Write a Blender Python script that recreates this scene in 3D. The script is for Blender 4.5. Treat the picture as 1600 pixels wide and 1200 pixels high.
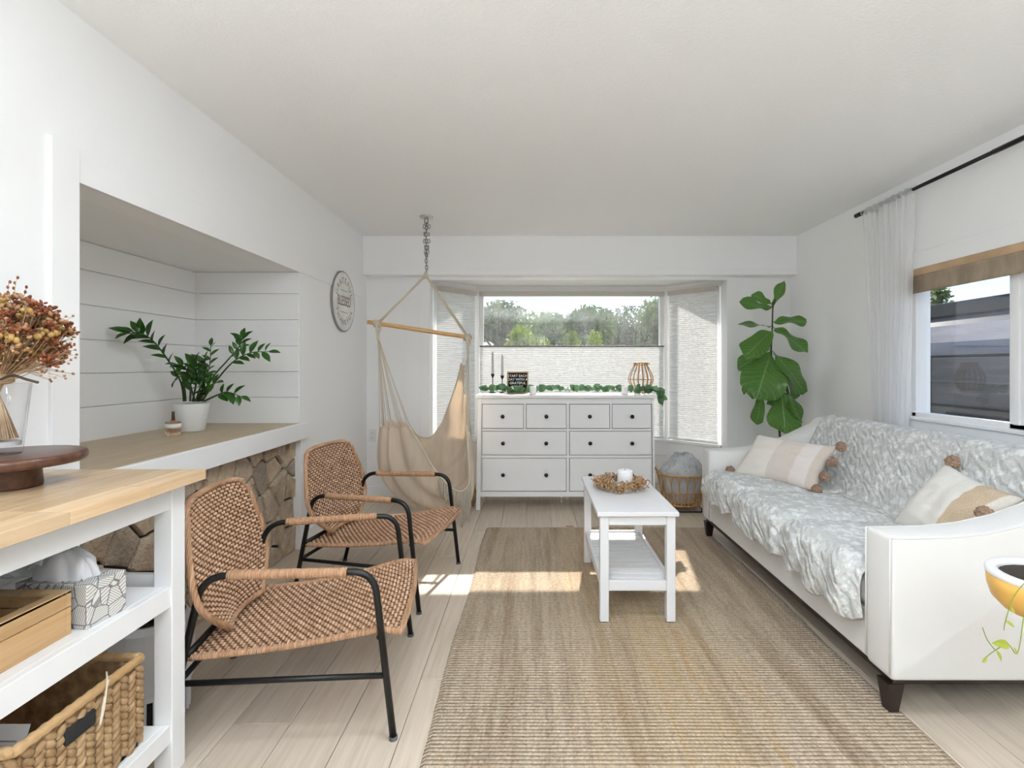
import bpy, bmesh, math, random
from mathutils import Vector, Matrix, Euler, noise
random.seed(7)
PI = math.pi
for o in list(bpy.data.objects):
    bpy.data.objects.remove(o)
SC = bpy.context.scene
COL = SC.collection

# ------------------------------------------------------------------ camera
CAM_H = 1.22
cam_d = bpy.data.cameras.new('camera')
cam = bpy.data.objects.new('camera', cam_d); COL.objects.link(cam)
cam.location = (0, 0, CAM_H); cam.rotation_euler = (PI/2, 0, 0)
cam_d.sensor_fit = 'HORIZONTAL'; cam_d.sensor_width = 36; cam_d.lens = 18.0
cam_d.shift_x = -32/1600; cam_d.shift_y = -27/1600
cam_d.clip_start = 0.02; cam_d.clip_end = 200
SC.camera = cam

# ------------------------------------------------------------------ light
SUN_DIR = Vector((-0.22, -1.36, -1.0)).normalized()
SUN_STRENGTH = 8.0
SKY_STRENGTH = 1.2
FILL_UPLIGHT_POWER = 64.0
FILL_CEILING_POWER = 7.5
FILL_GLOBE_POWER = 11.0
EXPOSURE = 0.55
w = bpy.data.worlds.new('sky'); SC.world = w; w.use_nodes = True
wn = w.node_tree; bg = wn.nodes['Background']
# clear pale-blue sky with thin white cloud, the same all the way round
def wnode(t, **kw):
    x = wn.nodes.new('ShaderNode'+t)
    for k, v in kw.items(): setattr(x, k, v)
    return x
tcw = wnode('TexCoord'); sxyz = wnode('SeparateXYZ'); wn.links.new(tcw.outputs['Generated'], sxyz.inputs[0])
grad = wnode('ValToRGB'); wn.links.new(sxyz.outputs[2], grad.inputs[0])
ge = grad.color_ramp.elements; ge[0].position = 0.0; ge[0].color = (0.66, 0.80, 0.96, 1); ge[1].position = 0.7; ge[1].color = (0.26, 0.48, 0.86, 1)
mpw = wnode('Mapping'); mpw.inputs['Scale'].default_value = (2.5, 2.5, 9); wn.links.new(tcw.outputs['Generated'], mpw.inputs[0])
cl = wnode('TexNoise'); cl.inputs['Scale'].default_value = 1.6; cl.inputs['Detail'].default_value = 6; wn.links.new(mpw.outputs[0], cl.inputs['Vector'])
cr = wnode('ValToRGB'); wn.links.new(cl.outputs['Fac'], cr.inputs[0]); cr.color_ramp.elements[0].position = 0.46; cr.color_ramp.elements[1].position = 0.66
mxw = wnode('Mix', data_type='RGBA'); wn.links.new(cr.outputs[0], mxw.inputs[0]); wn.links.new(grad.outputs[0], mxw.inputs[6]); mxw.inputs[7].default_value = (0.97, 0.98, 1.0, 1)
wn.links.new(mxw.outputs[2], bg.inputs[0]); bg.inputs[1].default_value = SKY_STRENGTH
sun_d = bpy.data.lights.new('sun', 'SUN'); sun_d.energy = SUN_STRENGTH; sun_d.angle = math.radians(0.6)
sun_d.color = (1.0, 0.95, 0.86)
sun = bpy.data.objects.new('sun', sun_d); COL.objects.link(sun)
sun.location = (2, 12, 9); sun.rotation_euler = SUN_DIR.to_track_quat('-Z', 'Y').to_euler()
def portal(name, loc, rot, sx, sy):
    d = bpy.data.lights.new(name, 'AREA'); d.shape = 'RECTANGLE'; d.size = sx; d.size_y = sy
    d.cycles.is_portal = True
    o = bpy.data.objects.new(name, d); COL.objects.link(o); o.location = loc; o.rotation_euler = rot
portal('portal_bay', (0.42, 5.50, 1.25), (-PI/2, 0, 0), 2.9, 1.7)
portal('portal_side', (2.62, 2.3, 1.37), (0, PI/2, 0), 1.0, 2.1)
portal('portal_added_door', (2.62, -1.65, 1.08), (0, PI/2, 0), 2.1, 1.5)
SC.view_settings.view_transform = 'Standard'
SC.view_settings.look = 'None'
SC.view_settings.gamma = 1.0
SC.view_settings.use_curve_mapping = False
SC.view_settings.exposure = EXPOSURE
SC.cycles.max_bounces = 10; SC.cycles.diffuse_bounces = 7; SC.cycles.transparent_max_bounces = 24
SC.cycles.sample_clamp_indirect = 6
SC.cycles.use_adaptive_sampling = True; SC.cycles.adaptive_threshold = 0.04

# ------------------------------------------------------------------ helpers
F = 800.0
def at(px, py, Y):
    """a point of the place read off the photograph (1600x1200) at distance Y"""
    return Vector(((px-832)*Y/F, Y, CAM_H-(py-573)*Y/F))

class MB:
    def __init__(s): s.v = []; s.f = []; s.uv = {}
    def vert(s, p, uv=None):
        s.v.append(tuple(p)); i = len(s.v)-1
        if uv is not None: s.uv[i] = uv
        return i
    def box(s, x0, x1, y0, y1, z0, z1, M=None):
        b = len(s.v)
        for z in (z0, z1):
            for x, y in ((x0, y0), (x1, y0), (x1, y1), (x0, y1)):
                p = Vector((x, y, z)); s.v.append(tuple(M @ p if M else p))
        for q in ((3,2,1,0), (4,5,6,7), (0,1,5,4), (1,2,6,5), (2,3,7,6), (3,0,4,7)):
            s.f.append(tuple(b+i for i in q))
        return s
    def loft(s, rings, closed=False, caps=True, uvs=None):
        n = len(rings[0]); b = len(s.v)
        for k, r in enumerate(rings):
            for j, p in enumerate(r):
                s.v.append(tuple(p))
                if uvs: s.uv[len(s.v)-1] = (k/max(1, len(rings)-1), j/n)
        m = len(rings)
        for i in range(m if closed else m-1):
            i2 = (i+1) % m
            for j in range(n):
                j2 = (j+1) % n
                s.f.append((b+i*n+j, b+i*n+j2, b+i2*n+j2, b+i2*n+j))
        if caps and not closed:
            s.f.append(tuple(b+j for j in reversed(range(n))))
            s.f.append(tuple(b+(m-1)*n+j for j in range(n)))
        return s
    def tube(s, path, r, n=8, closed=False, caps=True, flat=1.0, up=None):
        P = [Vector(p) for p in path]; m = len(P)
        R = r if isinstance(r, (list, tuple)) else [r]*m
        rings = []; prev = None
        for i in range(m):
            if closed: t = P[(i+1) % m]-P[(i-1) % m]
            else: t = P[min(m-1, i+1)]-P[max(0, i-1)]
            if t.length < 1e-9: t = Vector((0, 0, 1))
            t.normalize()
            if prev is None:
                a = Vector(up) if up else (Vector((0, 0, 1)) if abs(t.z) < 0.9 else Vector((1, 0, 0)))
                nrm = (a-t*a.dot(t)).normalized()
            else:
                nrm = prev-t*prev.dot(t)
                nrm = nrm.normalized() if nrm.length > 1e-6 else t.orthogonal().normalized()
            prev = nrm; bn = t.cross(nrm)
            rings.append([P[i]+(nrm*math.cos(2*PI*k/n)*flat+bn*math.sin(2*PI*k/n))*R[i] for k in range(n)])
        return s.loft(rings, closed, caps)
    def lathe(s, prof, n=24, c=(0, 0, 0), sx=1, sy=1):
        rings = [[Vector((c[0]+r*sx*math.cos(2*PI*k/n), c[1]+r*sy*math.sin(2*PI*k/n), c[2]+z)) for k in range(n)] for r, z in prof]
        return s.loft(rings, caps=False)
    def grid(s, fn, nu, nv, uv=True):
        b = len(s.v)
        for i in range(nu+1):
            for j in range(nv+1):
                u, v = i/nu, j/nv; s.v.append(tuple(fn(u, v)))
                if uv: s.uv[len(s.v)-1] = (u, v)
        for i in range(nu):
            for j in range(nv):
                a = b+i*(nv+1)+j
                s.f.append((a, a+nv+1, a+nv+2, a+1))
        return s
    def prism(s, poly, d, M=None):
        """poly: 3D points of one face; d: extrusion vector"""
        b = len(s.v); n = len(poly); d = Vector(d)
        for p in poly: s.v.append(tuple(Vector(p)))
        for p in poly: s.v.append(tuple(Vector(p)+d))
        s.f.append(tuple(b+i for i in range(n))); s.f.append(tuple(b+n+i for i in reversed(range(n))))
        for i in range(n):
            j = (i+1) % n; s.f.append((b+j, b+i, b+n+i, b+n+j))
        return s
    def ball(s, c, r, nu=10, nv=7, sq=(1, 1, 1), M=None):
        rings = []
        for i in range(nv+1):
            th = PI*i/nv; th = min(max(th, 0.02), PI-0.02)
            ring = []
            for k in range(nu):
                p = Vector((sq[0]*math.sin(th)*math.cos(2*PI*k/nu), sq[1]*math.sin(th)*math.sin(2*PI*k/nu), sq[2]*math.cos(th)))*r
                if M: p = M @ p
                ring.append(p+Vector(c))
            rings.append(ring)
        return s.loft(rings)
    def mesh(s, name):
        me = bpy.data.meshes.new(name); me.from_pydata(s.v, [], s.f)
        if s.uv:
            ul = me.uv_layers.new(name='UVMap')
            for l in me.loops: ul.data[l.index].uv = s.uv.get(l.vertex_index, (0, 0))
        bm = bmesh.new(); bm.from_mesh(me); bmesh.ops.recalc_face_normals(bm, faces=bm.faces); bm.to_mesh(me); bm.free()
        me.update(); return me
    def build(s, name, mat, parent=None, smooth=False, bevel=0, seg=2, solid=0, subsurf=0, loc=None, rot=None):
        o = bpy.data.objects.new(name, s.mesh(name)); COL.objects.link(o)
        return finish(o, mat, parent, smooth, bevel, seg, solid, subsurf, loc, rot)
def finish(o, mat, parent=None, smooth=False, bevel=0, seg=2, solid=0, subsurf=0, loc=None, rot=None):
    if mat and not o.data.materials: o.data.materials.append(mat)
    if parent: o.parent = parent
    if smooth: o.data.polygons.foreach_set('use_smooth', [True]*len(o.data.polygons))
    if solid:
        m = o.modifiers.new('solid', 'SOLIDIFY'); m.thickness = solid; m.offset = 0
    if bevel:
        m = o.modifiers.new('bevel', 'BEVEL'); m.width = bevel; m.segments = seg; m.limit_method = 'ANGLE'; m.angle_limit = 0.6
    if subsurf:
        m = o.modifiers.new('sub', 'SUBSURF'); m.levels = subsurf; m.render_levels = subsurf
    if loc is not None: o.location = loc
    if rot is not None: o.rotation_euler = rot
    return o
def new(name, me, parent=None, M=None):
    o = bpy.data.objects.new(name, me); COL.objects.link(o)
    if parent: o.parent = parent
    if M is not None: o.matrix_local = M
    return o
def tag(o, label, cat, group=None):
    o['label'] = label; o['category'] = cat
    if group: o['group'] = group
    return o
def struct(o): o['kind'] = 'structure'; return o
def thing(name, loc, label, cat, rotz=0, group=None):
    o = bpy.data.objects.new(name, None); COL.objects.link(o); o.empty_display_size = 0.1
    o.location = loc; o.rotation_euler = (0, 0, rotz)
    return tag(o, label, cat, group)
def B(name, mat, parent, *boxes, bevel=0.003, seg=2):
    m = MB()
    for b in boxes: m.box(*b)
    return m.build(name, mat, parent, bevel=bevel, seg=seg)
def catmull(pts, k=6, closed=False):
    P = [Vector(p) for p in pts]; n = len(P); out = []
    for i in range(n if closed else n-1):
        if closed: a, b, c, d = P[(i-1) % n], P[i], P[(i+1) % n], P[(i+2) % n]
        else: a, b, c, d = P[max(0, i-1)], P[i], P[i+1], P[min(n-1, i+2)]
        for j in range(k):
            t = j/k
            out.append(0.5*((2*b)+(c-a)*t+(2*a-5*b+4*c-d)*t*t+(3*b-3*c+d-a)*t**3))
    if not closed: out.append(P[-1].copy())
    return out
def sampler(pts):
    P = [Vector(p) for p in pts]; n = len(P)-1
    def f(t):
        t = min(max(t, 0), 1)*n; i = min(int(t), n-1); t -= i
        a, b, c, d = P[max(0, i-1)], P[i], P[i+1], P[min(n, i+2)]
        return 0.5*((2*b)+(c-a)*t+(2*a-5*b+4*c-d)*t*t+(3*b-3*c+d-a)*t**3)
    return f
def fillet(pts, rad, k=6):
    """polyline with rounded inner corners"""
    P = [Vector(p) for p in pts]; out = [P[0]]
    for i in range(1, len(P)-1):
        a = (P[i-1]-P[i]); b = (P[i+1]-P[i]); r = min(rad, a.length*.45, b.length*.45)
        p0 = P[i]+a.normalized()*r; p1 = P[i]+b.normalized()*r
        for j in range(k+1):
            t = j/k; out.append(p0*(1-t)**2+P[i]*2*t*(1-t)+p1*t*t)
    out.append(P[-1]); return out
def frame(x, y, z, loc):
    M = Matrix((x, y, z)).transposed().to_4x4(); M.translation = Vector(loc); return M

def text_mesh(body, size, extrude=0.0015, bold=0.0):
    c = bpy.data.curves.new('lettering', 'FONT'); c.body = body; c.size = size; c.extrude = extrude; c.offset = bold
    c.align_x = 'CENTER'; c.align_y = 'CENTER'; c.resolution_u = 3
    o = bpy.data.objects.new('lettering', c); COL.objects.link(o)
    dg = bpy.context.evaluated_depsgraph_get(); dg.update()
    me = bpy.data.meshes.new_from_object(o.evaluated_get(dg))
    bpy.data.objects.remove(o); bpy.data.curves.remove(c)
    return me
def join_meshes(name, items):
    v = []; f = []
    for me, M in items:
        b = len(v); v += [tuple(M @ x.co) for x in me.vertices]; f += [tuple(b+i for i in p.vertices) for p in me.polygons]
    m = bpy.data.meshes.new(name); m.from_pydata(v, [], f); m.update(); return m

# ------------------------------------------------------------------ materials
class NT:
    def __init__(s, name):
        s.m = bpy.data.materials.new(name); s.m.use_nodes = True
        s.nt = s.m.node_tree; s.b = s.nt.nodes['Principled BSDF']; s.out = s.nt.nodes['Material Output']
    def n(s, t, **kw):
        x = s.nt.nodes.new('ShaderNode'+t)
        for k, v in kw.items():
            if k.startswith('_'): setattr(x, k[1:], v)
            else: x.inputs[int(k[1:]) if k[0] == 'i' and k[1:].isdigit() else k].default_value = v
        return x
    def l(s, a, b): s.nt.links.new(a, b)
    def coord(s, kind='Object', scale=(1, 1, 1), rot=(0, 0, 0)):
        t = s.n('TexCoord'); mp = s.n('Mapping'); mp.inputs['Scale'].default_value = scale; mp.inputs['Rotation'].default_value = rot
        s.l(t.outputs[kind], mp.inputs['Vector']); return mp.outputs[0]
    def noise(s, co, scale, detail=4, rough=0.55, out='Fac'):
        x = s.n('TexNoise'); x.inputs['Scale'].default_value = scale; x.inputs['Detail'].default_value = detail; x.inputs['Roughness'].default_value = rough
        if co is not None: s.l(co, x.inputs['Vector'])
        return x.outputs[out]
    def ramp(s, fac, *stops):
        r = s.n('ValToRGB'); e = r.color_ramp.elements
        while len(e) < len(stops): e.new(0.5)
        for k, (p, c) in enumerate(stops): e[k].position = p; e[k].color = (*c, 1) if len(c) == 3 else c
        s.l(fac, r.inputs[0]); return r.outputs[0]
    def mix(s, fac, a, b, mode='MIX'):
        x = s.n('Mix', _data_type='RGBA', _blend_type=mode)
        for v, i in ((fac, 0), (a, 6), (b, 7)):
            if isinstance(v, (int, float)): x.inputs[i].default_value = v
            elif isinstance(v, tuple): x.inputs[i].default_value = (*v, 1)
            else: s.l(v, x.inputs[i])
        return x.outputs[2]
    def math(s, op, a, b=0.0):
        x = s.n('Math', _operation=op)
        for v, i in ((a, 0), (b, 1)):
            if isinstance(v, (int, float)): x.inputs[i].default_value = v
            else: s.l(v, x.inputs[i])
        return x.outputs[0]
    def rand(s): return s.n('ObjectInfo').outputs['Random']
    def bump(s, h, strength=0.3, dist=0.01, prev=None):
        x = s.n('Bump'); x.inputs['Strength'].default_value = strength; x.inputs['Distance'].default_value = dist
        s.l(h, x.inputs['Height'])
        if prev is not None: s.l(prev, x.inputs['Normal'])
        s.l(x.outputs[0], s.b.inputs['Normal']); return x.outputs[0]
    def col(s, c):
        if isinstance(c, tuple): s.b.inputs['Base Color'].default_value = (*c, 1)
        else: s.l(c, s.b.inputs['Base Color'])
        return s
    def set(s, rough=0.5, metal=0.0, spec=0.5, **kw):
        s.b.inputs['Roughness'].default_value = rough; s.b.inputs['Metallic'].default_value = metal
        s.b.inputs['Specular IOR Level'].default_value = spec
        for k, v in kw.items(): s.b.inputs[k.replace('_', ' ')].default_value = v
        return s
M = {}
def plain(name, c, rough=0.5, metal=0.0, spec=0.4, bump=0, bscale=200, vary=0.0):
    t = NT(name).set(rough, metal, spec); co = t.coord()
    if vary:
        n = t.noise(co, 6, 3); t.col(t.ramp(n, (0.3, tuple(x*(1-vary) for x in c)), (0.7, tuple(min(1, x*(1+vary)) for x in c))))
    else: t.col(c)
    if bump: t.bump(t.noise(co, bscale, 3), bump, 0.003)
    M[name] = t.m; return t.m
plain('rear_dark_absorber', (0.20, 0.21, 0.20), 0.6)
plain('wall_white', (0.91, 0.91, 0.91), 0.6, bump=0.05, bscale=120)
plain('trim_white', (0.91, 0.91, 0.91), 0.35)
plain('furniture_white', (0.84, 0.84, 0.84), 0.35, bump=0.03, bscale=60)
plain('bench_white', (0.74, 0.74, 0.745), 0.4)
plain('shiplap', (0.88, 0.88, 0.88), 0.45, bump=0.04, bscale=40)
plain('vinyl', (0.85, 0.85, 0.85), 0.3)
plain('black_metal', (0.012, 0.012, 0.012), 0.35, 0.3)
plain('iron', (0.02, 0.018, 0.016), 0.5, 0.5)
plain('knob_black', (0.015, 0.015, 0.017), 0.3, 0.4)
plain('chrome', (0.62, 0.61, 0.59), 0.25, 1.0)
plain('chain_metal', (0.30, 0.29, 0.27), 0.35, 1.0)
plain('silver_bead', (0.80, 0.74, 0.70), 0.12, 0.9)
plain('ceramic_white', (0.82, 0.82, 0.82), 0.35)
plain('candle', (0.78, 0.77, 0.75), 0.5)
plain('grey_candle', (0.55, 0.54, 0.54), 0.5)
plain('rope', (0.62, 0.55, 0.43), 0.9, bump=0.5, bscale=300)
plain('string', (0.70, 0.62, 0.50), 0.9)
plain('soil', (0.03, 0.022, 0.015), 0.95, bump=0.6, bscale=90)
plain('dark_gap', (0.02, 0.02, 0.02), 0.9)
plain('gap_grey', (0.10, 0.10, 0.10), 0.9)
plain('mortar', (0.06, 0.05, 0.042), 0.95, bump=0.8, bscale=60)
plain('stem_brown', (0.07, 0.045, 0.03), 0.8, bump=0.4, bscale=120)
plain('stem_green', (0.035, 0.075, 0.02), 0.5)
plain('sofa_fabric', (0.76, 0.75, 0.73), 0.9, spec=0.2, bump=0.35, bscale=700)
plain('sofa_leg', (0.018, 0.011, 0.009), 0.35)
plain('felt_black', (0.01, 0.01, 0.01), 0.9)
plain('sign_white', (0.80, 0.79, 0.77), 0.7, vary=0.12)
plain('sign_edge', (0.30, 0.30, 0.30), 0.6, 0.3)
plain('letter_brown', (0.26, 0.20, 0.17), 0.8)
plain('letter_grey', (0.34, 0.32, 0.30), 0.8)
plain('letter_white', (0.85, 0.85, 0.85), 0.5)
plain('paper', (0.85, 0.85, 0.86), 0.8)
plain('tissue', (0.86, 0.85, 0.87), 0.9)
plain('appliance_white', (0.80, 0.80, 0.80), 0.35)
plain('wood_trim_tan', (0.50, 0.34, 0.20), 0.5, vary=0.15)
plain('headrail', (0.55, 0.50, 0.45), 0.6)
plain('rail_dark', (0.16, 0.15, 0.15), 0.5)
plain('outlet', (0.82, 0.82, 0.81), 0.3)
plain('pom', (0.30, 0.20, 0.145), 0.95, spec=0.1, bump=1.0, bscale=160, vary=0.25)
plain('pot_yellow', (0.72, 0.42, 0.10), 0.35, vary=0.1)
plain('pot_rim', (0.75, 0.75, 0.76), 0.4)
plain('vine', (0.20, 0.25, 0.03), 0.6)
plain('blanket_grey', (0.50, 0.51, 0.52), 0.95, spec=0.1, bump=1.0, bscale=90, vary=0.2)
plain('ground', (0.10, 0.12, 0.06), 0.95)
plain('concrete', (0.42, 0.42, 0.42), 0.9, bump=0.3, bscale=30)
plain('trailer_dark', (0.020, 0.018, 0.020), 0.3)
plain('roof_dark', (0.03, 0.028, 0.028), 0.7)

def wood(name, c0, c1, c2, axis='X', rough=0.4, scale=1.0, rnd=0.25, grain=22):
    t = NT(name).set(rough, 0, 0.35)
    s = {'X': (1.2, grain, grain), 'Y': (grain, 1.2, grain), 'Z': (grain, grain, 1.2)}[axis]
    s = tuple(x*scale for x in s)
    tc = t.n('TexCoord'); add = t.n('VectorMath', _operation='ADD'); cmb = t.n('CombineXYZ')
    r = t.rand(); t.l(t.math('MULTIPLY', r, 37.0), cmb.inputs[0]); t.l(t.math('MULTIPLY', r, 71.0), cmb.inputs[1])
    t.l(tc.outputs['Object'], add.inputs[0]); t.l(cmb.outputs[0], add.inputs[1])
    mp = t.n('Mapping'); mp.inputs['Scale'].default_value = s; t.l(add.outputs[0], mp.inputs[0])
    n = t.noise(mp.outputs[0], 2.0, 6, 0.6)
    c = t.ramp(n, (0.28, c0), (0.5, c1), (0.72, c2))
    v = t.ramp(r, (0.0, (1-rnd,)*3), (1.0, (1.0+rnd*0.3,)*3))
    t.col(t.mix(1.0, c, v, 'MULTIPLY')); t.bump(n, 0.08, 0.002)
    M[name] = t.m
wood('oak_floor', (0.50, 0.41, 0.32), (0.60, 0.51, 0.41), (0.66, 0.57, 0.47), 'Y', 0.42, 1.0, 0.14, 26)
wood('butcher_block', (0.52, 0.345, 0.19), (0.62, 0.44, 0.265), (0.70, 0.53, 0.345), 'Y', 0.28, 1.0, 0.22)
wood('mantel_wood', (0.42, 0.32, 0.19), (0.50, 0.39, 0.25), (0.56, 0.45, 0.30), 'Y', 0.4, 0.8, 0.05)
wood('bamboo', (0.42, 0.25, 0.11), (0.52, 0.33, 0.16), (0.58, 0.39, 0.21), 'Y', 0.35, 1.0, 0.1)
wood('walnut', (0.055, 0.024, 0.014), (0.095, 0.042, 0.025), (0.14, 0.068, 0.042), 'X', 0.3, 1.3, 0.1)
wood('bar_wood', (0.52, 0.28, 0.10), (0.62, 0.36, 0.15), (0.68, 0.42, 0.2), 'X', 0.4, 1.0, 0.1)
wood('sign_frame', (0.42, 0.24, 0.10), (0.5, 0.3, 0.14), (0.56, 0.36, 0.18), 'X', 0.5, 1.0, 0.1)

def ceiling_mat():
    t = NT('ceiling_stipple').set(0.85, 0, 0.2).col((0.93, 0.93, 0.93)); co = t.coord()
    t.bump(t.math('ADD', t.noise(co, 60, 3), t.noise(co, 180, 2)), 0.28, 0.006); M['ceiling'] = t.m
ceiling_mat()
def rattan(name, c0, c1, c2):
    t = NT(name).set(0.55, 0, 0.35); co = t.coord()
    n = t.noise(co, 35, 4); t.col(t.ramp(n, (0.3, c0), (0.5, c1), (0.7, c2))); t.bump(t.noise(co, 300, 2), 0.15, 0.002); M[name] = t.m
rattan('rattan', (0.40, 0.225, 0.125), (0.55, 0.345, 0.22), (0.68, 0.47, 0.33))
rattan('rattan_gold', (0.36, 0.18, 0.06), (0.46, 0.25, 0.09), (0.55, 0.33, 0.14))
rattan('rattan_gap_shade', (0.12, 0.06, 0.03), (0.18, 0.09, 0.045), (0.25, 0.14, 0.07))  # dark copy for the stakes, puts shade into the weave gaps
rattan('seagrass', (0.20, 0.115, 0.05), (0.33, 0.205, 0.10), (0.46, 0.31, 0.17))
rattan('dry_twig', (0.25, 0.13, 0.055), (0.40, 0.235, 0.115), (0.52, 0.34, 0.19))
rattan('straw', (0.30, 0.19, 0.10), (0.42, 0.28, 0.16), (0.55, 0.40, 0.25))
def wrapped():
    t = NT('rattan_wrap').set(0.5, 0, 0.35); co = t.coord()
    wv = t.n('TexWave', _bands_direction='X'); wv.inputs['Scale'].default_value = 55; wv.inputs['Distortion'].default_value = 0.6; t.l(co, wv.inputs['Vector'])
    n = t.noise(t.coord(scale=(60, 3, 3)), 3, 3)
    t.col(t.ramp(n, (0.3, (0.30, 0.15, 0.075)), (0.5, (0.42, 0.235, 0.13)), (0.7, (0.56, 0.36, 0.23)))); t.bump(wv.outputs['Fac'], 0.6, 0.003); M['rattan_wrap'] = t.m
wrapped()
def rug_mat():
    t = NT('jute').set(0.95, 0, 0.1)
    # rows across (x), knots along each row, warm and grey stripes along the length (y)
    tc = t.n('TexCoord'); sp = t.n('SeparateXYZ'); t.l(tc.outputs['Object'], sp.inputs[0])
    rows = t.math('MULTIPLY', sp.outputs[1], 60.0); row_i = t.math('FLOOR', rows); row_f = t.math('FRACT', rows)
    sh = t.math('MULTIPLY', t.math('FRACT', t.math('MULTIPLY', row_i, 0.5)), 1.0)
    kn = t.math('FRACT', t.math('ADD', t.math('MULTIPLY', t.math('ADD', sp.outputs[0], t.math('MULTIPLY', t.noise(t.coord(), 30, 2), 0.012)), 66.0), sh))
    bx = t.math('SINE', t.math('MULTIPLY', kn, PI)); by = t.math('SINE', t.math('MULTIPLY', row_f, PI))
    fib = t.noise(t.coord(scale=(120, 500, 100)), 1.0, 2)
    h = t.math('ADD', t.math('MULTIPLY', t.math('POWER', by, 0.7), t.math('ADD', t.math('MULTIPLY', bx, 0.45), 0.55)), t.math('MULTIPLY', fib, 0.25))
    base = t.ramp(t.noise(t.coord(scale=(9, 0.5, 1)), 1.0, 5, 0.75), (0.30, (0.29, 0.23, 0.175)), (0.44, (0.41, 0.35, 0.285)), (0.56, (0.52, 0.465, 0.395)), (0.68, (0.45, 0.345, 0.23)))
    blot = t.noise(t.coord(scale=(60, 70, 1)), 1.0, 3, 0.6)
    c = t.mix(0.55, base, t.ramp(blot, (0.3, (0.26, 0.20, 0.14)), (0.6, (0.60, 0.51, 0.40))), 'OVERLAY')
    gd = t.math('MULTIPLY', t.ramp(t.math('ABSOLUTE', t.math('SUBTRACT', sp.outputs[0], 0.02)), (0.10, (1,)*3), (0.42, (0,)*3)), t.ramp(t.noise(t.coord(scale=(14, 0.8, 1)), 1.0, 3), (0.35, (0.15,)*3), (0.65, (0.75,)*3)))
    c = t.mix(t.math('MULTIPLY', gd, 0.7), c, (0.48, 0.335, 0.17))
    c = t.mix(t.ramp(h, (0.10, (0.9,)*3), (0.50, (0,)*3)), c, (0.17, 0.125, 0.085))
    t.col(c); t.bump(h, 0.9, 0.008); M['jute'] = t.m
rug_mat()
def throw_mat():
    t = NT('floral_throw').set(0.95, 0, 0.1); co = t.coord()
    warp = t.n('VectorMath', _operation='MULTIPLY_ADD'); nz = t.n('TexNoise'); nz.inputs['Scale'].default_value = 10; t.l(co, nz.inputs['Vector'])
    t.l(nz.outputs['Color'], warp.inputs[0]); warp.inputs[1].default_value = (0.05,)*3; t.l(co, warp.inputs[2])
    v = t.n('TexVoronoi', _feature='F1'); v.inputs['Scale'].default_value = 19; t.l(warp.outputs[0], v.inputs['Vector'])
    v2 = t.n('TexVoronoi', _feature='F1'); v2.inputs['Scale'].default_value = 55; t.l(warp.outputs[0], v2.inputs['Vector'])
    fl = t.math('ADD', t.math('MULTIPLY', v.outputs['Distance'], 0.75), t.math('MULTIPLY', v2.outputs['Distance'], 0.45))
    c = t.ramp(fl, (0.40, (0.80, 0.80, 0.78)), (0.52, (0.66, 0.66, 0.63)), (0.62, (0.49, 0.495, 0.455)))
    t.col(t.mix(t.noise(co, 260, 2), c, t.mix(0.75, c, (0.72, 0.74, 0.76)), 'MIX'))
    w = t.n('TexWave', _wave_type='BANDS'); w.inputs['Scale'].default_value = 9; w.inputs['Distortion'].default_value = 9; w.inputs['Detail'].default_value = 3; t.l(t.coord(scale=(1, 1.6, 1), rot=(0.5, 0.3, 0.5)), w.inputs['Vector'])
    t.bump(t.math('ADD', t.noise(co, 90, 4), w.outputs['Fac']), 0.45, 0.013); M['throw'] = t.m
throw_mat()
def pillow_mat():
    t = NT('pillow_linen').set(0.95, 0, 0.1)
    uv = t.n('TexCoord').outputs['UV']; sp = t.n('SeparateXYZ'); t.l(uv, sp.inputs[0])
    c = t.ramp(sp.outputs[0], (0.0, (0.70, 0.65, 0.58)), (0.08, (0.76, 0.72, 0.66)), (0.42, (0.76, 0.72, 0.66)), (0.44, (0.66, 0.60, 0.54)), (0.70, (0.64, 0.57, 0.51)), (0.73, (0.72, 0.66, 0.62)), (0.88, (0.72, 0.66, 0.62)), (0.90, (0.62, 0.54, 0.47)))
    mp = t.n('Mapping'); mp.inputs['Scale'].default_value = (110, 70, 1); t.l(uv, mp.inputs[0])
    n = t.noise(mp.outputs[0], 1.0, 2); t.col(t.mix(0.25, c, t.ramp(n, (0.35, (0.25,)*3), (0.65, (0.8,)*3)), 'OVERLAY'))
    t.bump(n, 0.5, 0.004); M['pillow'] = t.m
    t = NT('pillow_herring').set(0.95, 0, 0.1)
    uv = t.n('TexCoord').outputs['UV']; sp = t.n('SeparateXYZ'); t.l(uv, sp.inputs[0])
    c = t.ramp(sp.outputs[0], (0.0, (0.74, 0.72, 0.67)), (0.45, (0.74, 0.72, 0.67)), (0.50, (0.70, 0.67, 0.62)), (0.66, (0.72, 0.70, 0.65)), (0.68, (0.50, 0.39, 0.28)), (0.90, (0.50, 0.39, 0.28)), (0.92, (0.68, 0.63, 0.56)))
    mp = t.n('Mapping'); mp.inputs['Scale'].default_value = (70, 110, 1); t.l(uv, mp.inputs[0])
    n = t.noise(mp.outputs[0], 1.0, 2); t.col(t.mix(0.3, c, t.ramp(n, (0.35, (0.25,)*3), (0.65, (0.8,)*3)), 'OVERLAY'))
    t.bump(n, 0.5, 0.004); M['pillow2'] = t.m
pillow_mat()
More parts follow.
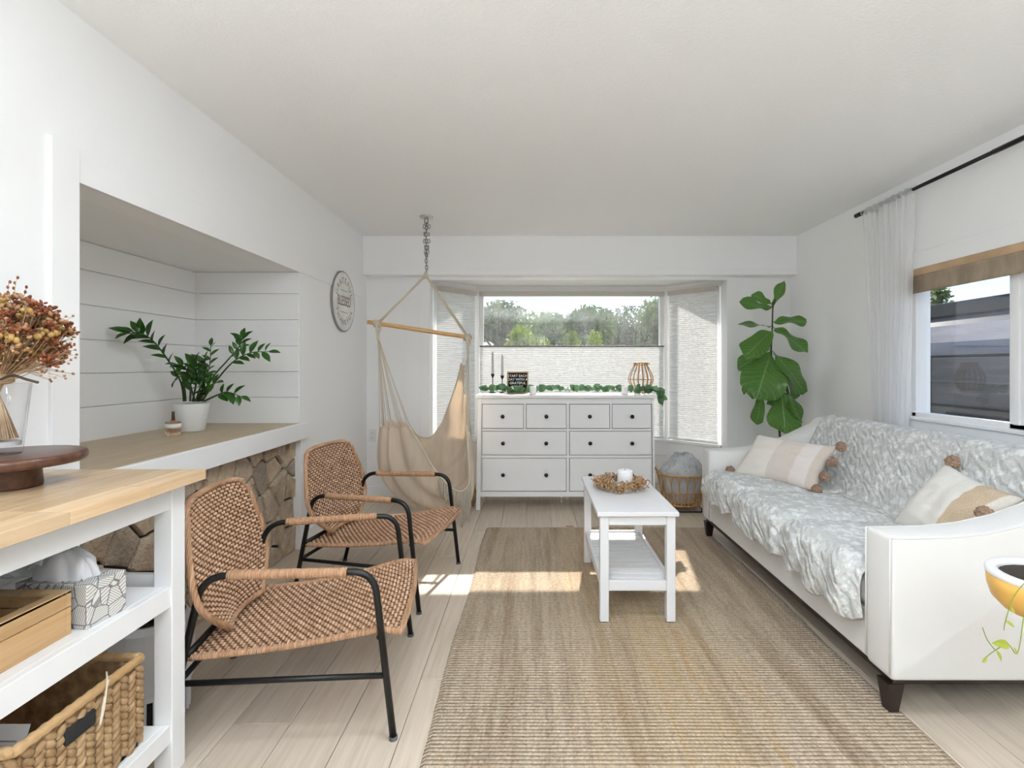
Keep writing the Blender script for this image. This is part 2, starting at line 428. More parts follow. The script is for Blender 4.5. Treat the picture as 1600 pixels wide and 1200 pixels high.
def stone_mat():
    t = NT('field_stone').set(0.9, 0, 0.2); co = t.coord(); r = t.rand()
    n = t.noise(co, 14, 6, 0.65)
    hue = t.ramp(r, (0.0, (0.34, 0.28, 0.22)), (0.3, (0.58, 0.47, 0.35)), (0.6, (0.48, 0.385, 0.29)), (0.8, (0.62, 0.50, 0.34)), (1.0, (0.40, 0.33, 0.27)))
    sp = t.ramp(n, (0.3, (0.30,)*3), (0.55, (0.5,)*3), (0.75, (0.66,)*3))
    c = t.mix(0.8, hue, sp, 'OVERLAY'); c = t.mix(t.ramp(t.noise(co, 5, 3), (0.55, (0,)*3), (0.75, (0.6,)*3)), c, (0.50, 0.30, 0.13))
    t.col(c); t.bump(t.math('ADD', n, t.noise(co, 70, 4)), 0.9, 0.012); M['stone'] = t.m
stone_mat()
def leaf_mat(name, c0, c1, rough=0.35, vein=None, veins=9):
    t = NT(name).set(rough, 0, 0.4)
    uv = t.n('TexCoord').outputs['UV']; sp = t.n('SeparateXYZ'); t.l(uv, sp.inputs[0])
    side = t.math('ABSOLUTE', t.math('SUBTRACT', sp.outputs[1], 0.5))
    c = t.mix(t.noise(uv, 3, 3), c0, c1); c = t.mix(t.math('MULTIPLY', t.rand(), 0.5), c, c1)
    if vein:
        a = t.math('FRACT', t.math('ADD', t.math('MULTIPLY', sp.outputs[0], veins), t.math('MULTIPLY', side, -veins*0.55)))
        d = t.math('ABSOLUTE', t.math('SUBTRACT', a, 0.5)); rib = t.ramp(d, (0.0, (1,)*3), (0.09, (0,)*3))
        mid = t.ramp(side, (0.0, (1,)*3), (0.035, (0,)*3)); f = t.math('MAXIMUM', rib, mid)
        c = t.mix(t.math('MULTIPLY', f, 0.55), c, vein)
        t.bump(t.math('SUBTRACT', 1.0, f), 0.5, 0.01)
    t.col(c)
    tr = t.n('BsdfTranslucent'); t.l(c, tr.inputs[0]); mx = t.n('MixShader'); mx.inputs[0].default_value = 0.22
    t.l(t.b.outputs[0], mx.inputs[1]); t.l(tr.outputs[0], mx.inputs[2]); t.l(mx.outputs[0], t.out.inputs[0]); M[name] = t.m
leaf_mat('fig_leaf', (0.045, 0.135, 0.022), (0.105, 0.25, 0.04), 0.30, (0.34, 0.50, 0.22))
leaf_mat('zz_leaf', (0.018, 0.065, 0.012), (0.045, 0.14, 0.02), 0.22)
leaf_mat('eucalyptus', (0.085, 0.19, 0.085), (0.14, 0.26, 0.14), 0.5)
leaf_mat('vine_leaf', (0.20, 0.28, 0.03), (0.42, 0.42, 0.04), 0.4)
def foliage(name, c0, c1, c2):
    t = NT(name).set(0.6, 0, 0.2); n = t.noise(t.coord(), 1.1, 4); c = t.ramp(n, (0.3, c0), (0.5, c1), (0.7, c2)); t.col(c)
    tr = t.n('BsdfTranslucent'); t.l(c, tr.inputs[0]); mx = t.n('MixShader'); mx.inputs[0].default_value = 0.35
    t.l(t.b.outputs[0], mx.inputs[1]); t.l(tr.outputs[0], mx.inputs[2]); t.l(mx.outputs[0], t.out.inputs[0]); M[name] = t.m
foliage('tree_mid', (0.07, 0.11, 0.03), (0.14, 0.20, 0.06), (0.26, 0.32, 0.11))
foliage('tree_grey', (0.09, 0.115, 0.06), (0.17, 0.20, 0.105), (0.28, 0.31, 0.17))
foliage('tree_lime', (0.10, 0.15, 0.01), (0.22, 0.28, 0.02), (0.36, 0.38, 0.04))
def translucent(name, c, f, clear=0.0, rough=0.9, var=0):
    t = NT(name).set(rough, 0, 0.1); cc = c
    if var:
        cc = t.ramp(t.noise(t.coord(scale=(6, 6, 1.2)), 2.5, 4), (0.3, tuple(x*(1-var) for x in c)), (0.7, c))
    t.col(cc); tr = t.n('BsdfTranslucent'); mx = t.n('MixShader'); mx.inputs[0].default_value = f
    if isinstance(cc, tuple): tr.inputs[0].default_value = (*cc, 1)
    else: t.l(cc, tr.inputs[0])
    t.l(t.b.outputs[0], mx.inputs[1]); t.l(tr.outputs[0], mx.inputs[2]); res = mx.outputs[0]
    if clear:
        tp = t.n('BsdfTransparent'); m2 = t.n('MixShader'); m2.inputs[0].default_value = clear
        t.l(res, m2.inputs[1]); t.l(tp.outputs[0], m2.inputs[2]); res = m2.outputs[0]
    t.l(res, t.out.inputs[0]); M[name] = t.m
translucent('shade_cloth', (0.82, 0.82, 0.82), 0.15)
translucent('sheer', (0.92, 0.92, 0.92), 0.45, 0.38)
translucent('hammock_cloth', (0.90, 0.79, 0.66), 0.40, var=0.16)
translucent('fringe', (0.72, 0.66, 0.56), 0.3)
translucent('woven_shade', (0.52, 0.42, 0.31), 0.25, var=0.3)
def glass_mat(name, dirt):
    t = NT(name); nt = t.nt; nt.nodes.remove(t.b)
    tp = t.n('BsdfTransparent'); gl = t.n('BsdfGlossy'); gl.inputs['Roughness'].default_value = 0.02
    lw = t.n('LayerWeight'); fr = t.math('ADD', t.math('MULTIPLY', t.math('POWER', lw.outputs['Facing'], 5.0), 0.9), 0.035); m1 = t.n('MixShader'); t.l(fr, m1.inputs[0]); t.l(tp.outputs[0], m1.inputs[1]); t.l(gl.outputs[0], m1.inputs[2])
    res = m1.outputs[0]
    if dirt:
        df = t.n('BsdfTranslucent'); df.inputs[0].default_value = (0.85, 0.85, 0.85, 1)
        n = t.noise(t.coord(scale=(5, 5, 2)), 1.5, 6, 0.65); n2 = t.noise(t.coord(scale=(60, 60, 3)), 1.0, 3)
        k = t.ramp(t.math('ADD', t.math('MULTIPLY', n, 0.8), t.math('MULTIPLY', n2, 0.35)), (0.42, (dirt*0.15,)*3), (0.78, (dirt,)*3))
        m2 = t.n('MixShader'); t.l(k, m2.inputs[0]); t.l(res, m2.inputs[1]); t.l(df.outputs[0], m2.inputs[2]); res = m2.outputs[0]
    t.l(res, t.out.inputs[0]); M[name] = t.m
glass_mat('pane', 0.0); glass_mat('pane_misty', 0.05)
def vessel_glass(name, c, rough=0.0):
    t = NT(name).set(rough, 0, 0.5).col(c); t.b.inputs['Transmission Weight'].default_value = 1.0; t.b.inputs['IOR'].default_value = 1.45; M[name] = t.m
vessel_glass('clear_glass', (0.97, 0.98, 0.98)); vessel_glass('amber_liquid', (0.85, 0.62, 0.45))
def trailer_mat():
    t = NT('trailer_skin').set(0.22, 0.35, 0.5); co = t.coord(scale=(0.6, 0.6, 6))
    t.col(t.ramp(t.noise(co, 1.5, 4), (0.3, (0.10, 0.095, 0.105)), (0.6, (0.17, 0.155, 0.17)), (0.8, (0.26, 0.235, 0.24)))); M['trailer'] = t.m
trailer_mat()
def flower(name, c0, c1):
    t = NT(name).set(0.9, 0, 0.1); t.col(t.ramp(t.noise(t.coord(), 55, 3), (0.35, c0), (0.65, c1))); M[name] = t.m
flower('flower_rust', (0.11, 0.035, 0.018), (0.30, 0.105, 0.05)); flower('flower_ochre', (0.26, 0.15, 0.045), (0.46, 0.30, 0.11)); flower('flower_tan', (0.26, 0.13, 0.065), (0.48, 0.30, 0.17))
def tissue_box_mat():
    t = NT('tissue_print').set(0.6, 0, 0.3); co = t.coord()
    v = t.n('TexVoronoi', _feature='F1'); v.inputs['Scale'].default_value = 25; t.l(co, v.inputs['Vector'])
    sp = t.n('SeparateXYZ'); t.l(v.outputs['Color'], sp.inputs[0])
    ang = t.math('MULTIPLY', sp.outputs[0], 6.28); vr = t.n('VectorRotate', _rotation_type='AXIS_ANGLE'); t.l(co, vr.inputs['Vector']); t.l(ang, vr.inputs['Angle']); vr.inputs['Axis'].default_value = (0.6, 0.6, 0.5)
    wv = t.n('TexWave'); wv.inputs['Scale'].default_value = 62; t.l(vr.outputs[0], wv.inputs['Vector'])
    v2 = t.n('TexVoronoi', _feature='DISTANCE_TO_EDGE'); v2.inputs['Scale'].default_value = 25; t.l(co, v2.inputs['Vector'])
    ln = t.math('MAXIMUM', t.ramp(wv.outputs['Fac'], (0.72, (0,)*3), (0.86, (0.8,)*3)), t.ramp(v2.outputs['Distance'], (0.02, (1,)*3), (0.045, (0,)*3)))
    t.col(t.mix(ln, (0.74, 0.72, 0.68), (0.17, 0.16, 0.16))); M['tissue_print'] = t.m
tissue_box_mat()
# ------------------------------------------------------------------ room shell
XL, XR, YB, ZC = -1.557, 2.425, 4.81, 2.42     # left wall, right wall, back wall, ceiling
NX, NY0, NY1, NZ0, NZ1 = -2.245, 1.749, 3.42, 0.845, 1.85   # recess above the stone surround

fl = MB().box(-2.4, 2.7, -3.1, 0.6, -0.06, 0.0).box(-2.4, 2.7, 0.6, 5.75, -0.06, -0.008)
floor = struct(fl.build('floor', M['oak_floor']))
PW = 0.195
plank_mesh = {}
def plank_me(wd, ln):
    k = (round(wd, 3), round(ln, 3))
    if k not in plank_mesh:
        m = MB(); g = 0.0011; c = 0.0015
        x0, x1, y0, y1 = -wd/2+g, wd/2-g, -ln/2+g, ln/2-g
        lo = [(x0, y0, -0.008), (x1, y0, -0.008), (x1, y1, -0.008), (x0, y1, -0.008)]
        md = [(x, y, -c) for x, y, z in lo]
        hi = [(x+(c if x < 0 else -c), y+(c if y < 0 else -c), 0) for x, y, z in lo]
        m.loft([lo, md, hi]); me = m.mesh('plank'); me.materials.append(M['oak_floor']); plank_mesh[k] = me
    return plank_mesh[k]
x = XL-0.05; row = 0
while x < XR+0.1:
    y = 0.6; ln = [0.9, 1.4, 0.5, 1.15, 0.7][row % 5]
    while y < 5.5:
        ln = min(ln, 5.5-y)
        if ln < 0.12: break
        new('plank', plank_me(PW, ln), floor, Matrix.Translation((x+PW/2, y+ln/2, 0))); y += ln; ln = [1.8, 1.5, 2.0][(row+int(y*3)) % 3]
    x += PW; row += 1

struct(MB().box(-2.5, 2.75, -3.2, YB-0.02, ZC, ZC+0.16).build('ceiling', M['ceiling']))
# left wall with the recess cut out
wl = MB()
wl.box(XL-0.14, XL, -3.1, NY0, 0, ZC); wl.box(XL-0.14, XL, NY1, YB+0.14, 0, ZC); wl.box(XL-0.14, XL, NY0, NY1, NZ1, ZC)
struct(wl.build('wall_left', M['wall_white']))
# recess lined with boards
wr = MB(); wr.box(NX-0.1, NX-0.012, NY0-0.1, NY1+0.1, 0, NZ1+0.1); wr.box(NX-0.1, XL-0.14, NY1, NY1+0.12, 0, NZ1+0.1)
wr.box(NX-0.1, XL-0.14, NY0-0.12, NY0, 0, NZ1+0.1); wr.box(NX-0.1, XL-0.14, NY0-0.1, NY1+0.1, NZ1, NZ1+0.12)
recess = struct(wr.build('wall_recess', M['shiplap']))
bounds = [NZ0-0.03, 1.016, 1.187, 1.358, 1.532, 1.706, NZ1]
for a, b in zip(bounds[:-1], bounds[1:]):
    B('board', M['shiplap'], recess, (NX-0.012, NX, NY0, NY1, a+0.002, b-0.002), bevel=0.0015)
    B('board', M['shiplap'], recess, (NX, XL-0.002, NY1-0.012, NY1, a+0.002, b-0.002), bevel=0.0015)
# flat casing around the recess
struct(B('trim_1', M['trim_white'], None, (XL-0.005, XL+0.012, NY0-0.104, NY0, 0, NZ1+0.115)))
struct(B('trim_2', M['trim_white'], None, (XL-0.005, XL+0.006, NY0, YB-0.12, NZ1, NZ1+0.115), bevel=0.002))
struct(B('trim_3', M['trim_white'], None, (XL-0.06, XL+0.012, NY1-0.005, NY1+0.055, 0, 0.742)))
struct(B('baseboard_left', M['trim_white'], None, (XL, XL+0.014, NY1+0.06, YB, 0, 0.1)))
struct(B('baseboard_right', M['trim_white'], None, (XR-0.014, XR, 0, YB, 0, 0.1)))

# back wall with the bay opening
BX0, BX1, BZ = -0.962, 1.822, 2.06
wb = MB(); wb.box(XL-0.14, BX0, YB, YB+0.14, 0, ZC); wb.box(BX1, XR+0.14, YB, YB+0.14, 0, ZC); wb.box(BX0, BX1, YB, YB+0.14, BZ, ZC)
struct(wb.build('wall_back', M['wall_white']))
so = MB().box(XL, XR, 4.70, YB, 2.115, ZC); struct(so.build('wall_soffit', M['wall_white']))
struct(B('trim_4', M['trim_white'], None, (XL+0.002, XR-0.002, 4.685, YB, 2.062, 2.118)))
for i, (a, b) in enumerate(((-1.20, -1.055), (1.915, 2.075))):
    struct(B('trim_%d' % (5+i), M['trim_white'], None, (a, b, YB-0.012, YB, 0, 2.062), bevel=0.002))
for i, (a, b) in enumerate(((-1.055, -0.958), (1.818, 1.915))):
    struct(B('trim_%d' % (7+i), M['trim_white'], None, (a, b, YB-0.022, YB, 0, 2.045), bevel=0.003))
struct(B('trim_9', M['trim_white'], None, (-1.055, 1.915, YB-0.024, YB, 2.030, 2.062), bevel=0.003))
struct(B('baseboard_back', M['trim_white'], None, (XL, -1.2, YB-0.014, YB, 0, 0.1), (2.075, XR, YB-0.014, YB, 0, 0.1)))

# bay: knee walls, posts, ceiling
PO0, PI0, PI1, PO1 = Vector((BX0, YB+0.12, 0)), Vector((-0.585, 5.35, 0)), Vector((1.405, 5.35, 0)), Vector((BX1, YB+0.12, 0))
def seg(m, a, b, t0, t1, z0, z1, e0=0.0, e1=0.0):
    """box along a->b, from offset t0 to t1 on the outdoor side"""
    d = (b-a).normalized(); n = Vector((-d.y, d.x, 0)); a = a-d*e0; b = b+d*e1
    m.prism([a+n*t0+Vector((0, 0, z0)), b+n*t0+Vector((0, 0, z0)), b+n*t1+Vector((0, 0, z0)), a+n*t1+Vector((0, 0, z0))], (0, 0, z1-z0)); return m
SILL = 0.44
kw = MB()
for a, b in ((PO0, PI0), (PI0, PI1), (PI1, PO1)):
    seg(kw, a, b, 0, 0.1, 0, SILL, 0.03, 0.03); seg(kw, a, b, 0, 0.1, 2.0, BZ+0.1, 0.03, 0.03)
for p in (PI0, PI1): kw.box(p.x-0.03, p.x+0.03, p.y-0.008, p.y+0.09, SILL, 2.0)
struct(kw.build('wall_bay', M['trim_white'], bevel=0.002))
struct(MB().box(-1.2, 2.1, YB+0.02, 5.55, BZ, BZ+0.3).build('ceiling_bay', M['wall_white']))
sl = MB()
for a, b in ((PO0, PI0), (PI0, PI1), (PI1, PO1)): seg(sl, a, b, -0.035, 0.1, SILL, SILL+0.025, 0.0, 0.0)
struct(sl.build('trim_10', M['trim_white'], bevel=0.003))
sl = MB()
for a, b in ((PO0, PI0), (PI0, PI1), (PI1, PO1)): seg(sl, a, b, -0.012, 0.02, 0.30, SILL, 0.0, 0.0)
struct(sl.build('trim_11', M['trim_white'], bevel=0.003))
def bay_window(n, a, b, mat):
    d = (b-a).normalized(); a = a+d*0.03; b = b-d*0.03; L = (b-a).length
    m = MB(); w0 = 0.04
    seg(m, a, a+d*w0, 0.02, 0.075, SILL+0.02, 2.0); seg(m, b-d*w0, b, 0.02, 0.075, SILL+0.02, 2.0)
    seg(m, a+d*w0, b-d*w0, 0.02, 0.075, SILL+0.02, SILL+0.07); seg(m, a+d*w0, b-d*w0, 0.02, 0.075, 1.965, 2.0)
    o = struct(m.build('window_%d' % n, M['vinyl'], bevel=0.003))
    seg(MB(), a+d*w0, b-d*w0, 0.045, 0.049, SILL+0.07, 1.965)
    g = MB(); seg(g, a+d*w0, b-d*w0, 0.045, 0.049, SILL+0.07, 1.965); g.build('pane', mat, o)
    return o
bay_window(1, PO0, PI0, M['pane']); bay_window(2, PI0, PI1, M['pane_misty']); bay_window(3, PI1, PO1, M['pane'])

# right wall with the sliding window
WY0, WY1, WZ0, WZ1 = 1.3, 3.30, 0.90, 1.835
wr = MB(); wr.box(XR, XR+0.14, -3.1, -2.4, 0, ZC); wr.box(XR, XR+0.14, -0.9, WY0, 0, ZC); wr.box(XR, XR+0.14, -2.4, -0.9, 2.12, ZC); wr.box(XR, XR+0.14, WY1, YB+0.14, 0, ZC); wr.box(XR, XR+0.14, WY0, WY1, 0, WZ0); wr.box(XR, XR+0.14, WY0, WY1, WZ1, ZC)
struct(wr.build('wall_right', M['wall_white']))
struct(B('trim_12', M['trim_white'], None, (XR-0.014, XR, WY0-0.1, WY1+0.09, WZ1, WZ1+0.105), (XR-0.014, XR, WY1, WY1+0.09, WZ0-0.09, WZ1), (XR-0.014, XR, WY0-0.1, WY0, WZ0-0.09, WZ1), (XR-0.014, XR, WY0, WY1, WZ0-0.09, WZ0-0.012), bevel=0.002))
struct(B('trim_13', M['trim_white'], None, (XR-0.03, XR+0.03, WY0, WY1+0.06, WZ0-0.014, WZ0+0.006), bevel=0.003))
sw = MB()
for y0, y1 in ((WY0, WY0+0.045), (WY1-0.035, WY1), (2.525, 2.625)): sw.box(XR+0.02, XR+0.09, y0, y1, WZ0, WZ1)
sw.box(XR+0.02, XR+0.09, WY0, WY1, WZ0, WZ0+0.03).box(XR+0.02, XR+0.09, WY0, WY1, WZ1-0.04, WZ1)
win4 = struct(sw.build('window_4', M['vinyl'], bevel=0.003))
sash = B('sash', M['vinyl'], win4, (XR+0.012, XR+0.04, 2.565, 2.60, WZ0+0.025, WZ1-0.03), (XR+0.012, XR+0.04, 2.515, 2.535, WZ0+0.025, WZ1-0.03))
B('pane', M['pane'], win4, (XR+0.055, XR+0.059, 2.625, WY1-0.035, WZ0+0.03, WZ1-0.04), bevel=0)
B('pane', M['pane'], win4, (XR+0.035, XR+0.039, WY0+0.045, 2.525, WZ0+0.03, WZ1-0.04), bevel=0)

d2 = struct(B('door_2_added', M['vinyl'], None, *[(XR+0.03, XR+0.09, y_-0.035, y_+0.035, 0, 2.12) for y_ in (-2.365, -1.65, -0.935)], (XR+0.03, XR+0.09, -2.33, -0.97, 0, 0.07), (XR+0.03, XR+0.09, -2.33, -0.97, 2.06, 2.12)))  # glazed door added out of view to let in more daylight
for y_ in ((-2.33, -1.685), (-1.615, -0.97)): B('pane', M['pane'], d2, (XR+0.058, XR+0.062, y_[0], y_[1], 0.07, 2.06), bevel=0)
struct(MB().box(XR+0.15, 12, -9, 1.2, -0.66, -0.12).build('ground_patio_added', M['concrete']))  # unseen pale patio, added to bounce sunlight up to the ceiling
# rest of the room behind the photographer: rear wall with a panelled door, two uplighters added as unseen fill
struct(MB().box(XL-0.14, XR+0.14, -3.2, -3.06, 0, ZC).build('wall_rear', M['rear_dark_absorber']))  # unseen wall, coloured dark to cut the light thrown forward
d1 = struct(B('door_1', M['trim_white'], None, (-0.4, 0.42, -3.06, -3.02, 0, 2.03)))
for z0, z1 in ((0.2, 0.9), (1.05, 1.85)): B('panel', M['trim_white'], d1, (-0.28, 0.30, -3.022, -3.012, z0, z1), bevel=0.006)
MB().ball((0.34, -2.98, 1.0), 0.028, 14, 10).build('handle', M['chrome'], d1, smooth=True)
def uplighter(x, y, label):  # unseen uplighter, added to fill the room by way of the ceiling
    t = thing('added_floor_lamp', (x, y, 0), label, 'lamp', group='added fill uplighters behind the camera')
    MB().lathe([(0, 0), (0.15, 0), (0.15, 0.015), (0.02, 0.03), (0.0, 0.03)], 28).build('base', M['black_metal'], t)
    MB().tube([(0, 0, 0.02), (0, 0, 1.66)], 0.013, 12).build('pole', M['black_metal'], t, smooth=True)
    MB().lathe([(0.0, 1.64), (0.05, 1.65), (0.15, 1.70), (0.20, 1.76), (0.195, 1.762), (0.145, 1.708), (0.05, 1.66), (0.0, 1.655)], 32).build('bowl', M['ceramic_white'], t, smooth=True)
    d = bpy.data.lights.new('fill_bulb', 'AREA'); d.shape = 'DISK'; d.size = 0.30; d.energy = FILL_UPLIGHT_POWER; d.color = (0.84, 0.925, 1.0)
    o = bpy.data.objects.new('fill_bulb', d); COL.objects.link(o); o.parent = t; o.location = (0, 0, 1.755); o.rotation_euler = (PI, 0, 0)
uplighter(0.0, -0.9, 'added black uplighter for fill light just behind the camera')
uplighter(0.7, -1.9, 'added black uplighter for fill light behind the camera by the rear door')

gl = thing('added_globe_lamp', (-0.95, -0.2, 0), 'added black floor lamp for fill light with a round globe beside the near end of the console', 'lamp')  # lamp added out of view as extra fill light
MB().lathe([(0, 0), (0.14, 0), (0.14, 0.015), (0.02, 0.03), (0.0, 0.03)], 28).build('base', M['black_metal'], gl)
MB().tube([(0, 0, 0.02), (0, 0, 1.48)], 0.012, 12).build('pole', M['black_metal'], gl, smooth=True)
gd_ = bpy.data.lights.new('fill_globe_bulb', 'POINT'); gd_.energy = FILL_GLOBE_POWER; gd_.shadow_soft_size = 0.14; gd_.color = (0.84, 0.925, 1.0)
go_ = bpy.data.objects.new('fill_globe_bulb', gd_); COL.objects.link(go_); go_.parent = gl; go_.location = (0, 0, 1.62)
MB().ball((0, 0, 1.62), 0.15, 28, 18).build('globe', M['pane'], gl, smooth=True)
MB().lathe([(0.05, 1.47), (0.055, 1.475), (0.055, 1.49), (0.05, 1.495), (0.05, 1.47)], 24).build('globe_collar', M['black_metal'], gl)
def fill_ceiling_panel(x, y, label, k):  # flush light added just out of frame to brighten the room
    t = thing('added_ceiling_light', (x, y, ZC), label, 'lamp', group='added flush ceiling fill lights')
    MB().lathe([(0.245, 0.0), (0.27, 0.0), (0.27, -0.03), (0.245, -0.03), (0.245, 0.0)], 40).build('trim_ring', M['trim_white'], t)
    d = bpy.data.lights.new('fill_bulb', 'AREA'); d.shape = 'DISK'; d.size = 0.48; d.energy = FILL_CEILING_POWER*k; d.color = (0.84, 0.925, 1.0)
    o = bpy.data.objects.new('fill_bulb', d); COL.objects.link(o); o.parent = t; o.location = (0, 0, -0.028)
fill_ceiling_panel(-0.1, 1.26, 'added round flush fill light above the near left corner of the rug', 1.3)
fill_ceiling_panel(0.5, 1.26, 'added round flush fill light above the near middle of the rug', 0.9)

# ------------------------------------------------------------------ stone surround and mantel
SY0, SY1, SZ1 = NY0, NY1, 0.745
sb = struct(MB().box(XL-0.3, XL-0.055, SY0-0.1, SY1+0.1, 0, SZ1).build('wall_surround', M['mortar']))
def clip(poly, p, n):
    out = []
    for i in range(len(poly)):
        a, b = poly[i], poly[(i+1) % len(poly)]
        da, db = (a[0]-p[0])*n[0]+(a[1]-p[1])*n[1], (b[0]-p[0])*n[0]+(b[1]-p[1])*n[1]
        if da <= 0: out.append(a)
        if da*db < 0:
            t = da/(da-db); out.append((a[0]+(b[0]-a[0])*t, a[1]+(b[1]-a[1])*t))
    return out
rs = random.Random(21); pts = []
tries = 0
while len(pts) < 62 and tries < 9000:
    tries += 1; q = (rs.uniform(SY0, SY1), rs.uniform(0, SZ1))
    if all(math.hypot((q[0]-p[0])*1.15, (q[1]-p[1])*0.9) > 0.115 for p in pts): pts.append(q)
for p in pts:
    poly = [(SY0, 0.0), (SY1, 0.0), (SY1, SZ1), (SY0, SZ1)]
    for q in pts:
        if q is p: continue
        d = (q[0]-p[0], q[1]-p[1]); L = math.hypot(*d); nn = (d[0]/L, d[1]/L)
        poly = clip(poly, (p[0]+d[0]/2-nn[0]*0.006, p[1]+d[1]/2-nn[1]*0.006), nn)
        if len(poly) < 3: break
    if len(poly) < 3: continue
    cx = sum(a[0] for a in poly)/len(poly); cz = sum(a[1] for a in poly)/len(poly); h = rs.uniform(0.022, 0.045); tl = (rs.uniform(-0.06, 0.06), rs.uniform(-0.06, 0.06))
    # rough the outline a little by splitting every edge
    pp = []
    for i in range(len(poly)):
        a, b = poly[i], poly[(i+1) % len(poly)]; L = math.hypot(b[0]-a[0], b[1]-a[1]); pp.append(a)
        if L > 0.05:
            t = rs.uniform(0.35, 0.65); k = 1-rs.uniform(0.0, 0.05); mx, mz = a[0]+(b[0]-a[0])*t, a[1]+(b[1]-a[1])*t
            pp.append((cx+(mx-cx)*k, cz+(mz-cz)*k))
    def ring(k, xx): return [Vector((XL-0.062+xx+(a*0 + (cx+(a-cx)*k-cx)*tl[0]+(cz+(c-cz)*k-cz)*tl[1]) , cx+(a-cx)*k, cz+(c-cz)*k)) for a, c in pp]
    m = MB().loft([ring(1, 0), ring(1, h*0.6), ring(0.94, h*0.93), ring(0.80, h)])
    o = m.build('stone', M['stone'], sb)
mt = thing('mantel_shelf', (XL, (NY0+NY1)/2, NZ0), 'wooden mantel counter with thick white front edge above the stone surround', 'shelf')
cy = (NY0+NY1)/2
B('wood_top', M['mantel_wood'], mt, (NX-XL+0.001, 0.012, NY0-cy+0.001, NY1-cy-0.0125, -0.03, 0.0), bevel=0.002)
B('front_edge', M['trim_white'], mt, (0.0125, 0.040, NY0-cy-0.02, NY1-cy+0.055, -0.105, 0.0005), bevel=0.003)

# ------------------------------------------------------------------ window coverings
def cell_shade(name, a, b, z0, z1, label, top_rail):
    d = (b-a).normalized(); n = Vector((-d.y, d.x, 0)); a = a+d*0.035; b = b-d*0.035; L = (b-a).length
    rt = thing(name, (a+b)/2+n*(-0.02)+Vector((0, 0, z0)), label, 'window shade'); R = frame(d, n, Vector((0, 0, 1)), (a+b)/2+n*(-0.02)+Vector((0, 0, z0)))
    rt.matrix_world = R
    B('headrail', M['headrail'], rt, (-L/2, L/2, -0.03, 0.03, 1.955-z0, 1.998-z0), bevel=0.002)
    k = int((z1-z0)/0.02); m = MB()
    for s in (1,):
        rows = [[Vector((-L/2+0.004, s*(0.010 if j % 2 else 0.001), (z1-z0)*j/(2*k))), Vector((L/2-0.004, s*(0.010 if j % 2 else 0.001), (z1-z0)*j/(2*k)))] for j in range(2*k+1)]
        for j in range(2*k):
            i = len(m.v); m.v += [tuple(rows[j][0]), tuple(rows[j][1]), tuple(rows[j+1][1]), tuple(rows[j+1][0])]; m.f.append((i, i+1, i+2, i+3))
    m.build('pleated_cloth', M['shade_cloth'], rt)
    B('bottom_rail', M['trim_white'], rt, (-L/2, L/2, -0.012, 0.012, -0.018, 0.004), bevel=0.002)
    if top_rail:
        B('top_rail', M['rail_dark'], rt, (-L/2, L/2, -0.013, 0.013, z1-z0-0.002, z1-z0+0.013), bevel=0.002)
        for sx in (-0.3, 0.0, 0.3): B('cord', M['rail_dark'], rt, (sx*L-0.0008, sx*L+0.0008, -0.0008, 0.0008, z1-z0+0.01, 1.96-z0), bevel=0)
    return rt
cell_shade('cellular_shade', PO0, PI0, SILL+0.05, 1.955, 'white pleated shade fully lowered on the angled pane behind the hammock chair', False)
cell_shade('cellular_shade', PI0, PI1, SILL+0.05, 1.427, 'white pleated shade lowered halfway from the top behind the dresser', True)
cell_shade('cellular_shade', PI1, PO1, SILL+0.05, 1.955, 'white pleated shade fully lowered on the angled pane beside the fig plant', False)
ws = thing('woven_shade', (XR+0.01, (WY0+WY1)/2, 1.68), 'raised beige woven roman shade at the top of the sliding window', 'window shade')
wy = (WY1-WY0)/2
B('valance', M['wood_trim_tan'], ws, (-0.022, -0.004, -wy, wy, 0.105, 0.155), bevel=0.002)
for k in range(3):
    m = MB().grid(lambda u, v, k=k: Vector((-0.018-0.008*k+0.010*math.sin(v*PI), -wy+0.01+u*(2*wy-0.02), 0.11-0.0*k-v*(0.05+0.030*k))), 8, 6)
    m.build('fold', M['woven_shade'], ws, smooth=True, solid=0.003)

# curtain rod and sheer curtain
rod = thing('curtain_rod', (2.34, 2.6, 2.31), 'thin black metal curtain rod below the ceiling on the window wall', 'curtain rod')
MB().tube([(0, 1.05, 0), (0, 0.0, 0)], 0.011, 12).build('rod', M['black_metal'], rod, smooth=True)
MB().tube([(0, 0.0, 0), (0, -1.6, 0)], 0.0135, 12).build('outer_rod', M['black_metal'], rod, smooth=True)
MB().lathe([(0.0, -0.03), (0.016, -0.03), (0.016, 0.028), (0.0, 0.028)], 14).build('finial', M['black_metal'], rod, smooth=False, loc=(0, 1.075, 0), rot=(PI/2, 0, 0), bevel=0.002)
for yy in (0.98, -1.4): MB().tube([(0.083, yy, 0), (0.0, yy, 0)], 0.006, 8).tube([(0.08, yy, -0.03), (0.08, yy, 0.03)], 0.008, 8).build('bracket', M['black_metal'], rod, smooth=True)
cu = thing('sheer_curtain', (2.34, 3.42, 0.05), 'sheer white curtain gathered at the far end of the black rod', 'curtain')
def cur(u, v):
    zz = 2.31*1.0*v
    top0, top1, b0, b1 = 3.13, 3.62, 3.24, 3.47
    k = min(1, max(0, v)); wdt = k**1.3
    y = (b0+(top0-b0)*wdt)*(1-u)+(b1+(top1-b1)*wdt)*u
    fo = 0.022*math.sin(u*PI*2*9+1.2*math.sin(v*3))+0.010*math.sin(u*PI*2*21+v*4)
    return Vector((fo*(0.55+0.45*(1-v)), y-3.42, 0.02+(2.255-0.02)*v))
MB().grid(cur, 150, 40).build('drape', M['sheer'], cu, smooth=True)
m = MB()
